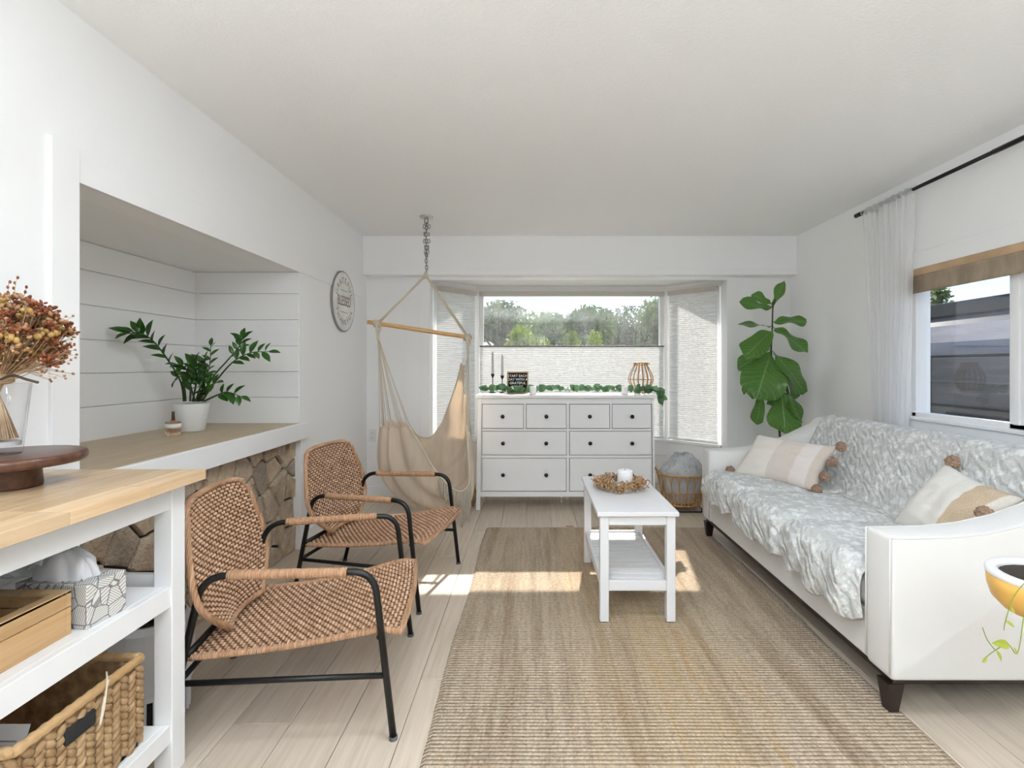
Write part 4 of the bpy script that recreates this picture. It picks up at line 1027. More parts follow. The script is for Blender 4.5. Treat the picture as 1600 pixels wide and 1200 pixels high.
for K in (kL, kR):
    MB().tube([APEX-ho, (APEX+K)/2-ho+Vector((0, 0.004, -0.004)), K-ho], 0.0075, 8).tube([APEX-ho+Vector((0.006, 0, 0)), K-ho+Vector((0.014, 0, 0))], 0.005, 6).build('rope', M['rope'], hm, smooth=True)
    m = MB()
    for q in range(4): m.tube([K-ho+yax*0.022*math.cos(a)+Vector((-0.02+q*0.012+0.006*math.sin(a*2), 0, 0.024*math.sin(a))) for a in [2*PI*i/12 for i in range(12)]], 0.0075, 6, closed=True)
    m.tube(catmull([K-ho+Vector((0, -0.02, 0)), K-ho+Vector((0.004, -0.025, -0.04)), K-ho+Vector((0.006, 0, -0.085)), K-ho+Vector((0.008, 0, -0.13))], 4), 0.011, 8)
    m.tube(catmull([K-ho+Vector((0, 0.02, 0)), K-ho+Vector((0.02, 0.02, -0.04)), K-ho+Vector((0.006, 0, -0.085))], 4), 0.008, 8)
    m.build('knot', M['rope'], hm, smooth=True)
MB().ball(APEX-ho, 0.017, 10, 7, (1, .8, 1.9)).build('knot', M['rope'], hm, smooth=True)
HB = sampler([at(*p)-ho for p in [(641, 667, 4.27), (652, 680, 4.3), (664, 684, 4.32), (676, 681, 4.33), (690, 662, 4.32), (702, 632, 4.30), (713, 600, 4.27), (721, 568, 4.24)]])
HM = sampler([at(*p)-ho for p in [(597, 668, 4.06), (593, 715, 4.06), (602, 752, 4.08), (632, 781, 4.08), (678, 789, 4.08), (720, 776, 4.08), (737, 742, 4.08), (732, 668, 4.08)]])
HF = sampler([at(*p)-ho for p in [(638, 666, 3.86), (655, 692, 3.84), (672, 723, 3.83), (690, 748, 3.82), (708, 764, 3.82), (723, 767, 3.84), (734, 744, 3.88), (728, 664, 3.92)]])
def hamm(u, v):
    a, b, c = HB(u), HM(u), HF(u)
    l0, l1, l2 = 2*(v-.5)*(v-1), -4*v*(v-1), 2*v*(v-.5)
    p = a*l0+b*l1+c*l2
    k = math.sin(PI*v); amp = 0.010+0.010*(abs(2*u-1))
    n = (p-Vector((0.12, -0.02, 0.55))).normalized()
    return p+n*(amp*math.sin(v*PI*13+1.5*math.sin(u*5))+0.012*noise.noise((u*5, v*16, 2)))*min(1, k*3)
MB().grid(hamm, 60, 84).build('seat_cloth', M['hammock_cloth'], hm, smooth=True, solid=0.0025)
for u_, K in ((0.0, kL), (1.0, kR)):
    m = MB(); kk = K-ho+Vector((0.008, 0, -0.12))
    for q in range(17):
        v = q/16; e = hamm(u_, v); mid = (kk*0.45+e*0.55)+Vector((0, 0, -0.006))
        m.tube([kk+Vector((0.004*math.cos(q), 0.004*math.sin(q), 0)), mid, e], 0.0028, 5)
    s_ = m.build('strings', M['string'], hm, smooth=True); s_['kind'] = 'stuff'
    m = MB()
    for q in range(9):
        v0, v1, vm = q/9, (q+1)/9, (q+0.5)/9; i = len(m.v)
        e0_, e1_, em_ = hamm(u_, v0), hamm(u_, v1), hamm(u_, vm); m.v += [tuple(e0_), tuple(e1_), tuple(em_+(kk-em_).normalized()*0.06)]; m.f.append((i, i+1, i+2))
    m.build('string_points', M['hammock_cloth'], hm, solid=0.0025)
for fn in (lambda u: hamm(u, 0.0), lambda u: hamm(u, 1.0)):
    MB().tube([fn(k/40) for k in range(41)], 0.0075, 8).build('edge_cord', M['rope'], hm, smooth=True)
r = random.Random(5)
for u0, u1, n_, ln in ((0.68, 0.97, 14, 0.24), (0.40, 0.66, 9, 0.12)):
    for k in range(n_):
        u = u0+(u1-u0)*k/(n_-1); p = hamm(u, 1.0); m = MB()
        for q in range(6):
            dx, dy = r.uniform(-.008, .008), r.uniform(-.008, .008); l_ = ln*r.uniform(.75, 1.15)
            l_ = min(l_, p.z-0.02)
            m.tube(catmull([p, p+Vector((dx, dy-0.008, -l_*0.4)), p+Vector((dx*1.8+r.uniform(-.01, .01), dy*2-0.008, -l_))], 3), 0.0022, 4)
        m.build('tassel', M['fringe'], hm, smooth=True)
# ------------------------------------------------------------------ console with wooden top
KX0, KX1, KY0, KY1, KZ = XL+0.016, -1.02, 0.35, 1.60, 0.90
kc = thing('console_table', ((KX0+KX1)/2, (KY0+KY1)/2, 0), 'white console with a butcher-block wooden top in the left foreground', 'console table')
kx, ky = (KX0+KX1)/2, (KY0+KY1)/2
nst = 7; wst = (KX1-KX0)/nst
top = MB().box(KX0-kx+0.003, KX1-kx-0.003, KY0-ky+0.003, KY1-ky-0.003, KZ-0.030, KZ-0.004).build('top', M['butcher_block'], kc)
for k in range(nst):
    y = KY0; q = 0
    cuts = [KY0]+sorted(random.Random(k+3).sample([KY0+0.18+0.12*i for i in range(9)], 2))+[KY1]
    for a, b in zip(cuts[:-1], cuts[1:]):
        st = B('stave', M['butcher_block'], top, (-wst/2+0.0002, wst/2-0.0002, -(b-a)/2+0.0002, (b-a)/2-0.0002, -0.03, 0.0), bevel=0.0008, seg=1)
        st.location = (KX0-kx+(k+0.5)*wst, (a+b)/2-ky, KZ)
lx0, lx1 = KX0+0.02, -1.07
for xa, xb in ((lx0, lx0+0.055), (lx1-0.055, lx1)):
    for ya, yb in ((KY0+0.03, KY0+0.085), (KY1-0.08, KY1-0.022)):
        B('leg', M['furniture_white'], kc, (xa-kx, xb-kx, ya-ky, yb-ky, 0, KZ-0.03), bevel=0.003)
B('apron', M['furniture_white'], kc, (lx1-0.03-kx, lx1-0.008-kx, KY0+0.085-ky, KY1-0.08-ky, KZ-0.105, KZ-0.03)); B('apron', M['furniture_white'], kc, (lx0+0.008-kx, lx0+0.03-kx, KY0+0.085-ky, KY1-0.08-ky, KZ-0.105, KZ-0.03))
for ya in (KY0+0.05, KY1-0.06): B('apron', M['furniture_white'], kc, (lx0+0.055-kx, lx1-0.055-kx, ya-0.011-ky, ya+0.011-ky, KZ-0.105, KZ-0.03))
SHZ = 0.567
for z0, z1, nm in ((SHZ-0.062, SHZ, 'shelf'), (0.10, 0.155, 'shelf')):
    sh = B(nm, M['furniture_white'], kc, (lx0+0.01-kx, lx1-0.0265-kx, KY0+0.085-ky, KY1-0.0805-ky, z1-0.022, z1), (lx1-0.026-kx, lx1-0.006-kx, KY0+0.085-ky, KY1-0.08-ky, z0, z1+0.0002), bevel=0.002)
B('rear_rail', M['furniture_white'], kc, (lx0+0.005-kx, lx0+0.025-kx, KY0+0.085-ky, KY1-0.08-ky, SHZ+0.001, SHZ+0.03)); B('end_rail', M['furniture_white'], kc, (lx0+0.055-kx, lx1-0.055-kx, KY1-0.06-ky, KY1-0.04-ky, SHZ-0.03, SHZ+0.028))

# tissue box on the shelf
tb = thing('tissue_box', (-1.195, 1.335, SHZ), 'tissue box printed with dark leaf lines on the console shelf', 'tissue box', rotz=math.radians(-6))
B('carton', M['tissue_print'], tb, (-0.105, 0.095, -0.055, 0.055, 0, 0.108), bevel=0.002)
m = MB(); r = random.Random(2)
def tis(k):
    def f(u, v):
        a = u*2*PI*0.98; rr = 0.022+0.05*v**1.2+0.02*math.sin(a*3+k)*v; h = 0.105+0.085*v-0.035*v**3*(0.5+0.5*math.sin(a*2+k))
        return Vector((-0.03+rr*1.35*math.cos(a)+0.015*noise.noise((u*5, v*3, k)), rr*0.62*math.sin(a), h+0.018*noise.noise((u*6, v*4, k+3))))
    return f
def dome(u, v):
    a = u*2*PI; rr = 0.080*math.sin(v*PI/2)**0.8*(1-0.22*abs(math.sin(a*2.5+0.6+v))**0.6)*(1+0.25*noise.noise((2*math.cos(a), 2*math.sin(a), 1+v)))
    return Vector((-0.025+rr*1.25*math.cos(a), 0.0+rr*0.6*math.sin(a), 0.104+0.078*math.cos(v*PI/2)**0.8+0.030*noise.noise((3*math.cos(a), 3*math.sin(a), v*2))*v-0.012*abs(math.sin(a*4+v*3))*v))
m.grid(dome, 40, 14); m.build('tissue', M['tissue'], tb, smooth=True, solid=0.001)
def wing(u, v):
    x = -0.06-0.10*u; return Vector((x, -0.03+0.07*v-0.02*u, 0.112+0.05*(1-u)*(0.6+0.4*math.sin(v*5))+0.010*math.sin(u*9+v*4)))
MB().grid(wing, 16, 10).build('tissue', M['tissue'], tb, smooth=True, solid=0.001)

# bamboo box
bb = thing('bamboo_box', (-1.245, 1.09, SHZ), 'open-topped bamboo box beside the tissue box on the console shelf', 'box')
hx, hy, hh = 0.115, 0.165, 0.107
for nm, z0, z1 in (('body', 0.0, 0.066), ('lid_frame', 0.068, hh)):
    B(nm, M['bamboo'], bb, (-hx, hx, -hy, -hy+0.014, z0, z1), (-hx, hx, hy-0.014, hy, z0, z1), (-hx, -hx+0.014, -hy+0.014, hy-0.014, z0, z1), (hx-0.014, hx, -hy+0.014, hy-0.014, z0, z1), *([(-hx+0.014, hx-0.014, -hy+0.014, hy-0.014, 0.0, 0.008)] if z0 == 0 else []), bevel=0.0015)
B('lid_rim', M['bamboo'], bb, (-hx, hx, -hy, -hy+0.026, hh-0.008, hh+0.001), (-hx, hx, hy-0.026, hy, hh-0.008, hh+0.001), (-hx, -hx+0.026, -hy+0.026, hy-0.026, hh-0.008, hh+0.001), (hx-0.026, hx, -hy+0.026, hy-0.026, hh-0.008, hh+0.001), bevel=0.0015)
B('divider', M['walnut'], bb, (-hx+0.014, hx-0.014, -0.003, 0.003, 0.008, 0.062), (-0.003, 0.003, -hy+0.014, hy-0.014, 0.008, 0.06), bevel=0.001)

# water-hyacinth basket on the bottom shelf
wb_ = thing('hyacinth_basket', (-1.262, 1.265, 0.155), 'chunky braided water-hyacinth basket under the console shelf', 'basket')
hx, hy, hh = 0.165, 0.185, 0.245
B('inner_wall', M['seagrass'], wb_, (-hx+0.012, hx-0.012, -hy+0.012, -hy+0.018, 0, hh-0.012), (-hx+0.012, hx-0.012, hy-0.018, hy-0.012, 0, hh-0.012), (-hx+0.012, -hx+0.018, -hy+0.012, hy-0.012, 0, hh-0.012), (hx-0.018, hx-0.012, -hy+0.012, hy-0.012, 0, hh-0.012), (-hx+0.012, hx-0.012, -hy+0.012, hy-0.012, 0.0, 0.008), bevel=0)
m = MB(); r = random.Random(8)
def braid_face(o, ax, L):
    cols = int(L/0.026); rows = 11
    for i in range(cols):
        for j in range(rows):
            s = 1 if i % 2 else -1; p = o+ax*((i+0.5)*L/cols)+Vector((0, 0, 0.014+(j+0.5*(i % 2))*(hh-0.03)/rows))
            if p.z > hh-0.008: continue
            out = Vector((0, 0, 1)).cross(ax).normalized(); R = Matrix.Rotation(s*0.75+r.uniform(-.15, .15), 3, out)
            B3 = Matrix((ax, out, Vector((0, 0, 1)))).transposed(); m.ball(p, 0.0195, 8, 6, (1.0, 0.5, 0.52), R @ B3)
braid_face(Vector((hx-0.009, -hy, 0)), Vector((0, 1, 0)), 2*hy); braid_face(Vector((-hx+0.009, -hy, 0)), Vector((0, 1, 0)), 2*hy)
braid_face(Vector((-hx, -hy+0.009, 0)), Vector((1, 0, 0)), 2*hx); braid_face(Vector((-hx, hy-0.009, 0)), Vector((1, 0, 0)), 2*hx)
bo = m.build('braided_wall', M['seagrass'], wb_, smooth=True); bo['kind'] = 'stuff'
m = MB()
for q in range(4):
    cs = [(-hx+0.006, -hy+0.006), (hx-0.006, -hy+0.006), (hx-0.006, hy-0.006), (-hx+0.006, hy-0.006)]; a, b = cs[q], cs[(q+1) % 4]
    for s in (0, 1): m.tube([(a[0]+(b[0]-a[0])*k/24, a[1]+(b[1]-a[1])*k/24, hh+0.004*math.sin(k*1.6+s*PI)) for k in range(25)], 0.0105, 7)
m.build('rim', M['bamboo'], wb_, smooth=True)
MB().box(hx-0.03, hx+0.004, -0.065, 0.02, hh-0.075, hh-0.035).build('handle_hole_shade', M['dark_gap'], wb_, bevel=0.006)  # solid black block standing for the shade inside the hand opening
MB().tube(catmull([(hx, 0.06, hh+0.01), (hx+0.012, 0.03, hh-0.03), (hx+0.016, 0.015, hh-0.075), (hx+0.014, 0.03, hh-0.04), (hx+0.004, 0.05, hh+0.008), (hx-0.03, 0.09, hh+0.012)], 6), 0.0022, 6).build('tie', M['string'], wb_, smooth=True)
pp_ = thing('paper_sheet', (-1.262, 1.115, 0.165), 'printed white paper leaning inside the hyacinth basket', 'paper')
pm_ = Matrix.Rotation(math.radians(-22), 4, 'X')
sheet = MB().box(-0.09, 0.09, -0.001, 0.001, 0.002, 0.235).build('sheet', M['paper'], pp_); sheet.rotation_euler = (math.radians(-20), 0, 0)
for k in range(9): MB().box(-0.07, 0.07-0.03*(k % 3), -0.0016, -0.0010, 0.20-k*0.016, 0.203-k*0.016).build('text_line', M['letter_grey'], sheet)

# white air purifier standing between console and stone
ap = thing('air_purifier', (-1.335, 1.80, 0), 'white rounded air purifier with black grille beside the stone surround', 'air purifier')
MB().lathe([(0.0, 0.0), (0.098, 0.0), (0.105, 0.01), (0.105, 0.10), (0.0, 0.10)], 32).build('slatted_base', M['dark_gap'], ap)
MB().lathe([(0.112, 0.098), (0.122, 0.12), (0.125, 0.24), (0.118, 0.325), (0.105, 0.345), (0.0, 0.345), (0.0, 0.098)], 40).build('shell', M['appliance_white'], ap, smooth=False, bevel=0.004)
for k in range(28):
    a = 2*PI*k/28; MB().box(-0.0035, 0.0035, 0.104, 0.112, 0.004, 0.098, Matrix.Rotation(a, 4, 'Z')).build('slat', M['appliance_white'], ap)
for k in range(7): MB().tube([((0.02+0.0125*k)*math.cos(a), (0.02+0.0125*k)*math.sin(a), 0.350) for a in [2*PI*i/32 for i in range(32)]], 0.0035, 6, closed=True).build('grille_ring', M['felt_black'], ap, smooth=True)

# cake stand, vase, bouquet, beads
PCX, PCY = -1.385, 1.36
cs = thing('cake_stand', (PCX, PCY, KZ), 'dark walnut pedestal cake stand on the wooden console top', 'cake stand')
MB().lathe([(0.0, 0.0), (0.062, 0.0), (0.064, 0.006), (0.060, 0.055), (0.062, 0.0625), (0.0, 0.0625)], 36).build('pedestal', M['walnut'], cs, smooth=True)
MB().lathe([(0.0, 0.0625), (0.150, 0.0625), (0.1555, 0.068), (0.157, 0.080), (0.154, 0.0875), (0.148, 0.0895), (0.0, 0.0895)], 48).build('plate', M['walnut'], cs, smooth=True)
PZ = KZ+0.0895
vs = thing('glass_vase', (-1.405, 1.345, PZ), 'clear tapered glass vase of dried flowers on the walnut stand', 'vase')
MB().lathe([(0.0, 0.0), (0.046, 0.0), (0.048, 0.004), (0.066, 0.186), (0.064, 0.187), (0.0625, 0.185), (0.0455, 0.022), (0.0, 0.020)], 40).build('glass', M['pane'], vs, smooth=True)
MB().lathe([(0.0, 0.0205), (0.044, 0.0225), (0.0445, 0.034), (0.0, 0.034)], 30).build('white_gravel', M['ceramic_white'], vs)
bq = thing('dried_bouquet', (-1.405, 1.345, PZ+0.04), 'rust and ochre dried flower bouquet standing in the glass vase', 'bouquet')
r = random.Random(12); stems = MB(); heads = {k: MB() for k in ('flower_rust', 'flower_ochre', 'flower_tan')}
for k in range(190):
    a = r.uniform(0, 2*PI); rad = 0.145*math.sqrt(r.random()); h = r.uniform(0.25, 0.385)-0.45*rad*rad/0.145*1.0
    tip = Vector((rad*math.cos(a), rad*math.sin(a)*0.9, h)); tip.x = max(tip.x, -0.125)
    b = Vector((-0.25*rad*math.cos(a)+r.uniform(-.012, .012), -0.2*rad*math.sin(a)+r.uniform(-.012, .012), 0.0)); nk = Vector((0.08*tip.x, 0.08*tip.y, 0.145))
    stems.tube(catmull([b, nk, (nk+tip)/2+Vector((0.12*tip.x, 0.12*tip.y, 0.01)), tip], 4), 0.0016, 4)
    kind = r.choice(['flower_rust', 'flower_rust', 'flower_ochre', 'flower_tan']); nb = r.randint(7, 13)
    for q in range(nb):
        d_ = Vector((r.gauss(0, 1), r.gauss(0, 1), r.gauss(0, .6)))*0.011; p_ = tip+d_
        axd = (d_+Vector((0, 0, 0.008))).normalized(); R = axd.to_track_quat('Z', 'Y').to_matrix()
        if kind == 'flower_ochre': heads[kind].ball(p_, r.uniform(0.005, 0.009), 6, 4)
        else: heads[kind].ball(p_, r.uniform(0.004, 0.008), 5, 4, (0.75, 0.75, 1.3), R)
    if kind != 'flower_ochre':
        for q in range(4):
            s0 = nk.lerp(tip, 0.55); e_ = tip+Vector((r.uniform(-.03, .03), r.uniform(-.03, .03), r.uniform(-.06, 0.0))); e_.x = max(e_.x, -0.13)
            stems.tube([s0, e_], 0.0007, 3); heads['flower_tan'].ball(e_, 0.0035, 5, 4)
for (dx, dy, h) in ((0.165, -0.02, 0.285), (0.175, 0.03, 0.25), (0.15, 0.05, 0.30), (0.05, -0.02, 0.41), (0.02, 0.03, 0.43), (0.075, 0.0, 0.40)):
    tip = Vector((dx, dy, h)); stems.tube(catmull([(0, 0, 0.14), tip*0.55+Vector((0, 0, 0.05)), tip], 5), 0.0011, 4)
    for q in range(6): heads['flower_rust'].ball(tip.lerp(Vector((0, 0, 0.14)), q*0.05)+Vector((r.uniform(-.004, .004), 0, 0)), 0.0032, 5, 4, (1, 1, 1.5))
so2 = stems.build('stems', M['straw'], bq); so2['kind'] = 'stuff'
for k_, mm in heads.items():
    o_ = mm.build('florets', M[k_], bq, smooth=True); o_['kind'] = 'stuff'
m = MB()
for q in range(5): m.tube([(0.029*math.cos(a), 0.029*math.sin(a), 0.150+q*0.005+0.003*math.sin(a*2+q)) for a in [2*PI*i/20 for i in range(20)]], 0.0045, 6, closed=True)
m.build('twine', M['straw'], bq, smooth=True)
MB().tube(catmull([(0.03, -0.02, 0.158), (0.07, -0.03, 0.168), (0.105, -0.03, 0.158), (0.135, -0.03, 0.150)], 5), 0.0035, 6).build('twine_end', M['stem_brown'], bq, smooth=True)
bd = thing('bead_ornament', (-1.388, 1.262, PZ), 'stacked silvery glass bead ornament in front of the vase', 'ornament')
for zz, rr in ((0.026, 0.026), (0.068, 0.022), (0.105, 0.020)): MB().ball((0, 0, zz), rr, 22, 14).build('bead', M['silver_bead'], bd, smooth=True)

# ------------------------------------------------------------------ leaf maker
def leaf_mesh(name, L, W, shape, fold=0.25, droop=0.2, wave=0.0, n=10, side=3, mat=None, seed=0):
    """leaf along +x from the stalk, blade across y, normal +z"""
    m = MB(); prof = sampler([(a, 0, 0) for a in shape])
    for i in range(n+1):
        t = i/n; wd = max(0.001, prof(t).x)*W*0.5
        for j in range(-side, side+1):
            s = j/side; x = L*t; y = s*wd; z = fold*abs(s)*wd-droop*L*t*t+wave*W*math.sin(t*9+seed+(1.5 if s > 0 else 0))*s*s
            m.vert((x, y, z), (t, 0.5+0.5*s))
    k = 2*side+1
    for i in range(n):
        for j in range(2*side):
            a = i*k+j; m.f.append((a, a+k, a+k+1, a+1))
    me = bpy.data.meshes.new(name); me.from_pydata(m.v, [], m.f); ul = me.uv_layers.new(name='UVMap')
    for l in me.loops: ul.data[l.index].uv = m.uv[l.vertex_index]
    me.polygons.foreach_set('use_smooth', [True]*len(me.polygons)); me.materials.append(mat); me.update(); return me
def orient(p, d, up):
    d = Vector(d).normalized(); up = Vector(up); y = up.cross(d)
    if y.length < 1e-4: y = Vector((0, 1, 0)).cross(d)
    y.normalize(); return frame(d, y, d.cross(y), p)

# ------------------------------------------------------------------ fiddle-leaf fig behind the sofa
FXc, FYc = 2.075, 4.30
fg = thing('fiddle_leaf_fig', (FXc, FYc, 0), 'tall fiddle-leaf fig with broad drooping leaves behind the sofa corner', 'potted plant')
fo = Vector((FXc, FYc, 0))
MB().lathe([(0.0, 0.0), (0.12, 0.0), (0.125, 0.01), (0.155, 0.27), (0.158, 0.28), (0.145, 0.28), (0.14, 0.245), (0.0, 0.245)], 36).build('pot', M['ceramic_white'], fg, smooth=True)
MB().lathe([(0.0, 0.245), (0.139, 0.246), (0.0, 0.252)], 24).build('soil', M['soil'], fg)
def zf(zx, zy, dy=0.0): return at(1120+zx/4, 400+zy/4, FYc+dy)-fo
tk = [Vector((0, 0, 0.24)), zf(397, 1175), zf(375, 950), zf(352, 760), zf(340, 600), zf(346, 470), zf(350, 330), zf(365, 270)]
MB().tube(catmull(tk, 6), [0.011-0.006*k/42 for k in range(43)], 8).build('trunk', M['stem_brown'], fg, smooth=True)
fshape = [0.05, 0.42, 0.60, 0.72, 0.92, 1.0, 0.97, 0.80, 0.12]
FL = [ # base, tip, width px (zoomed), facing, towards camera offset of tip
    ((350, 320), (420, 158), 75, (-0.85, -0.35, 0.2), -0.02, 0.0),
    ((335, 300), (222, 240), 75, (-0.2, -0.8, 0.6), 0.06, 0.05),
    ((340, 325), (146, 290), 95, (0.0, -0.75, 0.65), -0.03, 0.05),
    ((335, 440), (136, 430), 85, (0.05, -0.35, 0.95), -0.05, 0.12),
    ((358, 412), (556, 408), 105, (0.1, -0.6, 0.8), -0.02, 0.15),
    ((362, 455), (560, 600), 135, (0.45, -0.75, 0.5), -0.08, 0.25),
    ((340, 470), (180, 630), 150, (-0.45, -0.8, 0.4), -0.10, 0.20),
    ((320, 590), (135, 700), 110, (-0.6, -0.5, 0.4), 0.10, 0.30),
    ((335, 610), (250, 885), 245, (-0.15, -0.95, 0.2), -0.14, 0.12),
    ((360, 608), (548, 850), 175, (0.5, -0.8, 0.3), -0.04, 0.18),
    ((380, 690), (505, 880), 120, (0.4, -0.7, 0.3), 0.10, 0.2),
    ((400, 840), (425, 1105), 185, (0.05, -1.0, 0.1), -0.10, 0.08),
    ((400, 790), (530, 1035), 120, (0.75, -0.6, -0.2), -0.02, 0.10),
    ((280, 870), (250, 1050), 80, (-0.7, -0.6, 0.1), 0.05, 0.12),
    ((200, 770), (165, 862), 40, (-0.9, -0.3, 0.2), 0.08, 0.2),
    ((350, 870), (345, 940), 60, (-0.2, -0.6, 0.3), 0.06, 0.2)]
for i, (b, tq, wz, nv, dy, dr_) in enumerate(FL):
    p0 = zf(*b); p1 = zf(tq[0], tq[1], dy); L = (p1-p0).length; W = wz/4*FYc/F
    me = leaf_mesh('leaf', L*1.02, W*1.12, fshape, 0.10, dr_*0.6, 0.10, 14, 4, M['fig_leaf'], i)
    d_ = (p1-p0); d_ = d_+Vector(nv)*L*dr_*0.6
    new('leaf', me, fg, orient(p0, d_, nv))
    # leaf stalk to the trunk
    tz = min((q for q in catmull(tk, 6)), key=lambda q: (q-p0).length); m = MB()
    if (tz-p0).length > 0.012: m.tube([tz, (tz+p0)/2+Vector((0, 0, 0.01)), p0], 0.0032, 5).build('stalk', M['stem_green'], fg, smooth=True)

# ------------------------------------------------------------------ zz plant on the mantel
ZX, ZY = -1.995, 3.00
zp = thing('zz_plant', (ZX, ZY, NZ0), 'dark green potted plant with arching leafy stems in the wall recess', 'potted plant')
zo = Vector((ZX, ZY, NZ0))
MB().lathe([(0.0, 0.0), (0.062, 0.0), (0.066, 0.004), (0.090, 0.158), (0.090, 0.162), (0.083, 0.162), (0.080, 0.140), (0.0, 0.140)], 40).build('pot', M['ceramic_white'], zp, smooth=True)
MB().lathe([(0.0, 0.138), (0.0795, 0.141), (0.0, 0.146)], 24).build('soil', M['soil'], zp)
ZS = 5.4538
def zz(zx, zy, dy=0.0):
    p = at(180+zx/ZS, 480+zy/ZS, ZY+dy)-zo; p.x = max(p.x, NX-ZX+0.02); return p
stems_ = [ # points (zoomed), leaf count, dy at tip, start fraction, leaf length
    ([(585, 800), (560, 640), (450, 450), (320, 285), (210, 220), (120, 225)], 18, -0.30, 0.38, 0.075),
    ([(600, 800), (590, 690), (560, 590), (520, 620)], 4, 0.05, 0.5, 0.06),
    ([(640, 800), (640, 640), (600, 520), (560, 500)], 9, -0.08, 0.35, 0.07),
    ([(660, 800), (690, 640), (690, 480)], 10, -0.12, 0.35, 0.075),
    ([(690, 800), (740, 640), (800, 520), (815, 330)], 14, 0.08, 0.3, 0.055),
    ([(700, 800), (760, 640), (770, 480)], 9, -0.10, 0.3, 0.07),
    ([(720, 800), (830, 600), (960, 450), (1060, 330), (1080, 260)], 12, 0.05, 0.55, 0.055),
    ([(740, 800), (850, 640), (1000, 470), (1150, 390), (1300, 380)], 11, -0.03, 0.5, 0.062),
    ([(760, 800), (880, 745), (960, 725), (1070, 760)], 8, -0.06, 0.35, 0.062),
    ([(680, 800), (650, 700), (620, 620)], 7, -0.14, 0.3, 0.065),
    ([(710, 800), (760, 690), (850, 650)], 7, -0.12, 0.3, 0.065)]
zsh = [0.06, 0.62, 0.95, 1.0, 0.85, 0.5, 0.04]
zleaf = [leaf_mesh('leaflet', 1.0, 0.50, zsh, 0.3, 0.12, 0, 8, 2, M['zz_leaf']), leaf_mesh('leaflet', 1.0, 0.44, zsh, 0.4, 0.22, 0, 8, 2, M['zz_leaf'])]
r = random.Random(4)
for pts_, n_, dy, f0_, ll in stems_:
    P = catmull([zz(a, b, dy*i/(len(pts_)-1)) for i, (a, b) in enumerate(pts_)], 6)
    MB().tube(P, [0.0062-0.0045*k/len(P) for k in range(len(P))], 7).build('stem', M['stem_green'], zp, smooth=True)
    for k in range(n_):
        f = f0_+(1-f0_)*k/(n_-1); i = min(int(f*(len(P)-1)), len(P)-2); p = P[i].lerp(P[i+1], f*(len(P)-1)-i); tdir = (P[i+1]-P[i]).normalized()
        sd = Vector((0, -1, 0.25)).cross(tdir).normalized()*(1 if k % 2 else -1)
        d_ = (sd*0.85+tdir*0.55+Vector((0, r.uniform(-.6, .15), 0.30))).normalized()
        if k == n_-1: d_ = tdir
        Ls = ll*r.uniform(.95, 1.4)
        tip_ = p+d_*Ls
        if tip_.x < NX-ZX+0.01: d_ = Vector((0.2, -0.8, 0.3)).normalized()
        new('leaflet', zleaf[k % 2], zp, orient(p, d_, (0.1, -0.55, 0.85)) @ Matrix.Scale(Ls, 4))
df = thing('reed_diffuser', (-1.965, 2.80, NZ0), 'small amber glass bottle with dark stopper beside the white plant pot', 'bottle')
MB().lathe([(0.0, 0.0), (0.034, 0.0), (0.037, 0.006), (0.037, 0.030), (0.0345, 0.036), (0.037, 0.042), (0.037, 0.066), (0.034, 0.074), (0.012, 0.078), (0.012, 0.086), (0.0, 0.086)], 30).build('bottle_glass', M['amber_liquid'], df, smooth=True)
MB().lathe([(0.0365, 0.044), (0.0378, 0.045), (0.0378, 0.064), (0.0365, 0.065)], 30).build('label_band', M['paper'], df, smooth=True)
MB().lathe([(0.0, 0.086), (0.008, 0.086), (0.007, 0.130), (0.0, 0.131)], 14).build('stopper', M['stem_brown'], df, smooth=True)

# ------------------------------------------------------------------ round wall sign
SGC = (XL, 4.185, 1.752)
sg = thing('wall_sign', SGC, 'round white wooden sign reading GRATEFUL BLESSED THANKFUL on the left wall', 'sign')
sg.matrix_world = frame(Vector((0, 1, 0)), Vector((0, 0, 1)), Vector((1, 0, 0)), SGC)
SR = 0.248
MB().lathe([(0.0, 0.0), (SR, 0.0), (SR, 0.014), (SR-0.004, 0.018), (SR-0.010, 0.018), (SR-0.011, 0.0145), (0.0, 0.0145)], 64).build('rim', M['sign_edge'], sg)
for k in range(6):
    x0 = -SR+0.012+k*(2*SR-0.024)/6; x1 = x0+(2*SR-0.024)/6-0.0012; R_ = SR-0.0115
    pts_ = []
    for i in range(9): xx = x0+(x1-x0)*i/8; pts_.append(Vector((xx, math.sqrt(max(1e-6, R_*R_-xx*xx)), 0.0145)))
    for i in range(9): xx = x1+(x0-x1)*i/8; pts_.append(Vector((xx, -math.sqrt(max(1e-6, R_*R_-xx*xx)), 0.0145)))
    MB().prism(pts_, (0, 0, 0.0035)).build('board', M['sign_white'], sg)
me = text_mesh('BLESSED', 0.092, 0.0006, 0.0); o_ = new('lettering', me, sg, Matrix.Translation((0, 0.0, 0.019)) @ Matrix.Diagonal((0.86, 1.25, 1, 1))); finish(o_, M['letter_brown'])
def arc(word, rad, a0, a1, size, flip):
    it = []
    for i, ch in enumerate(word):
        a = a0+(a1-a0)*i/(len(word)-1); rot = a-PI/2 if not flip else a+PI/2
        it.append((text_mesh(ch, size, 0.0006, 0.0), Matrix.Translation((rad*math.cos(a), rad*math.sin(a), 0.019)) @ Matrix.Rotation(rot, 4, 'Z')))
    return join_meshes('lettering', it)
finish(new('lettering', arc('GRATEFUL', 0.168, math.radians(158), math.radians(22), 0.072, False), sg), M['letter_grey'])
finish(new('lettering', arc('THANKFUL', 0.172, math.radians(205), math.radians(335), 0.066, True), sg), M['letter_grey'])
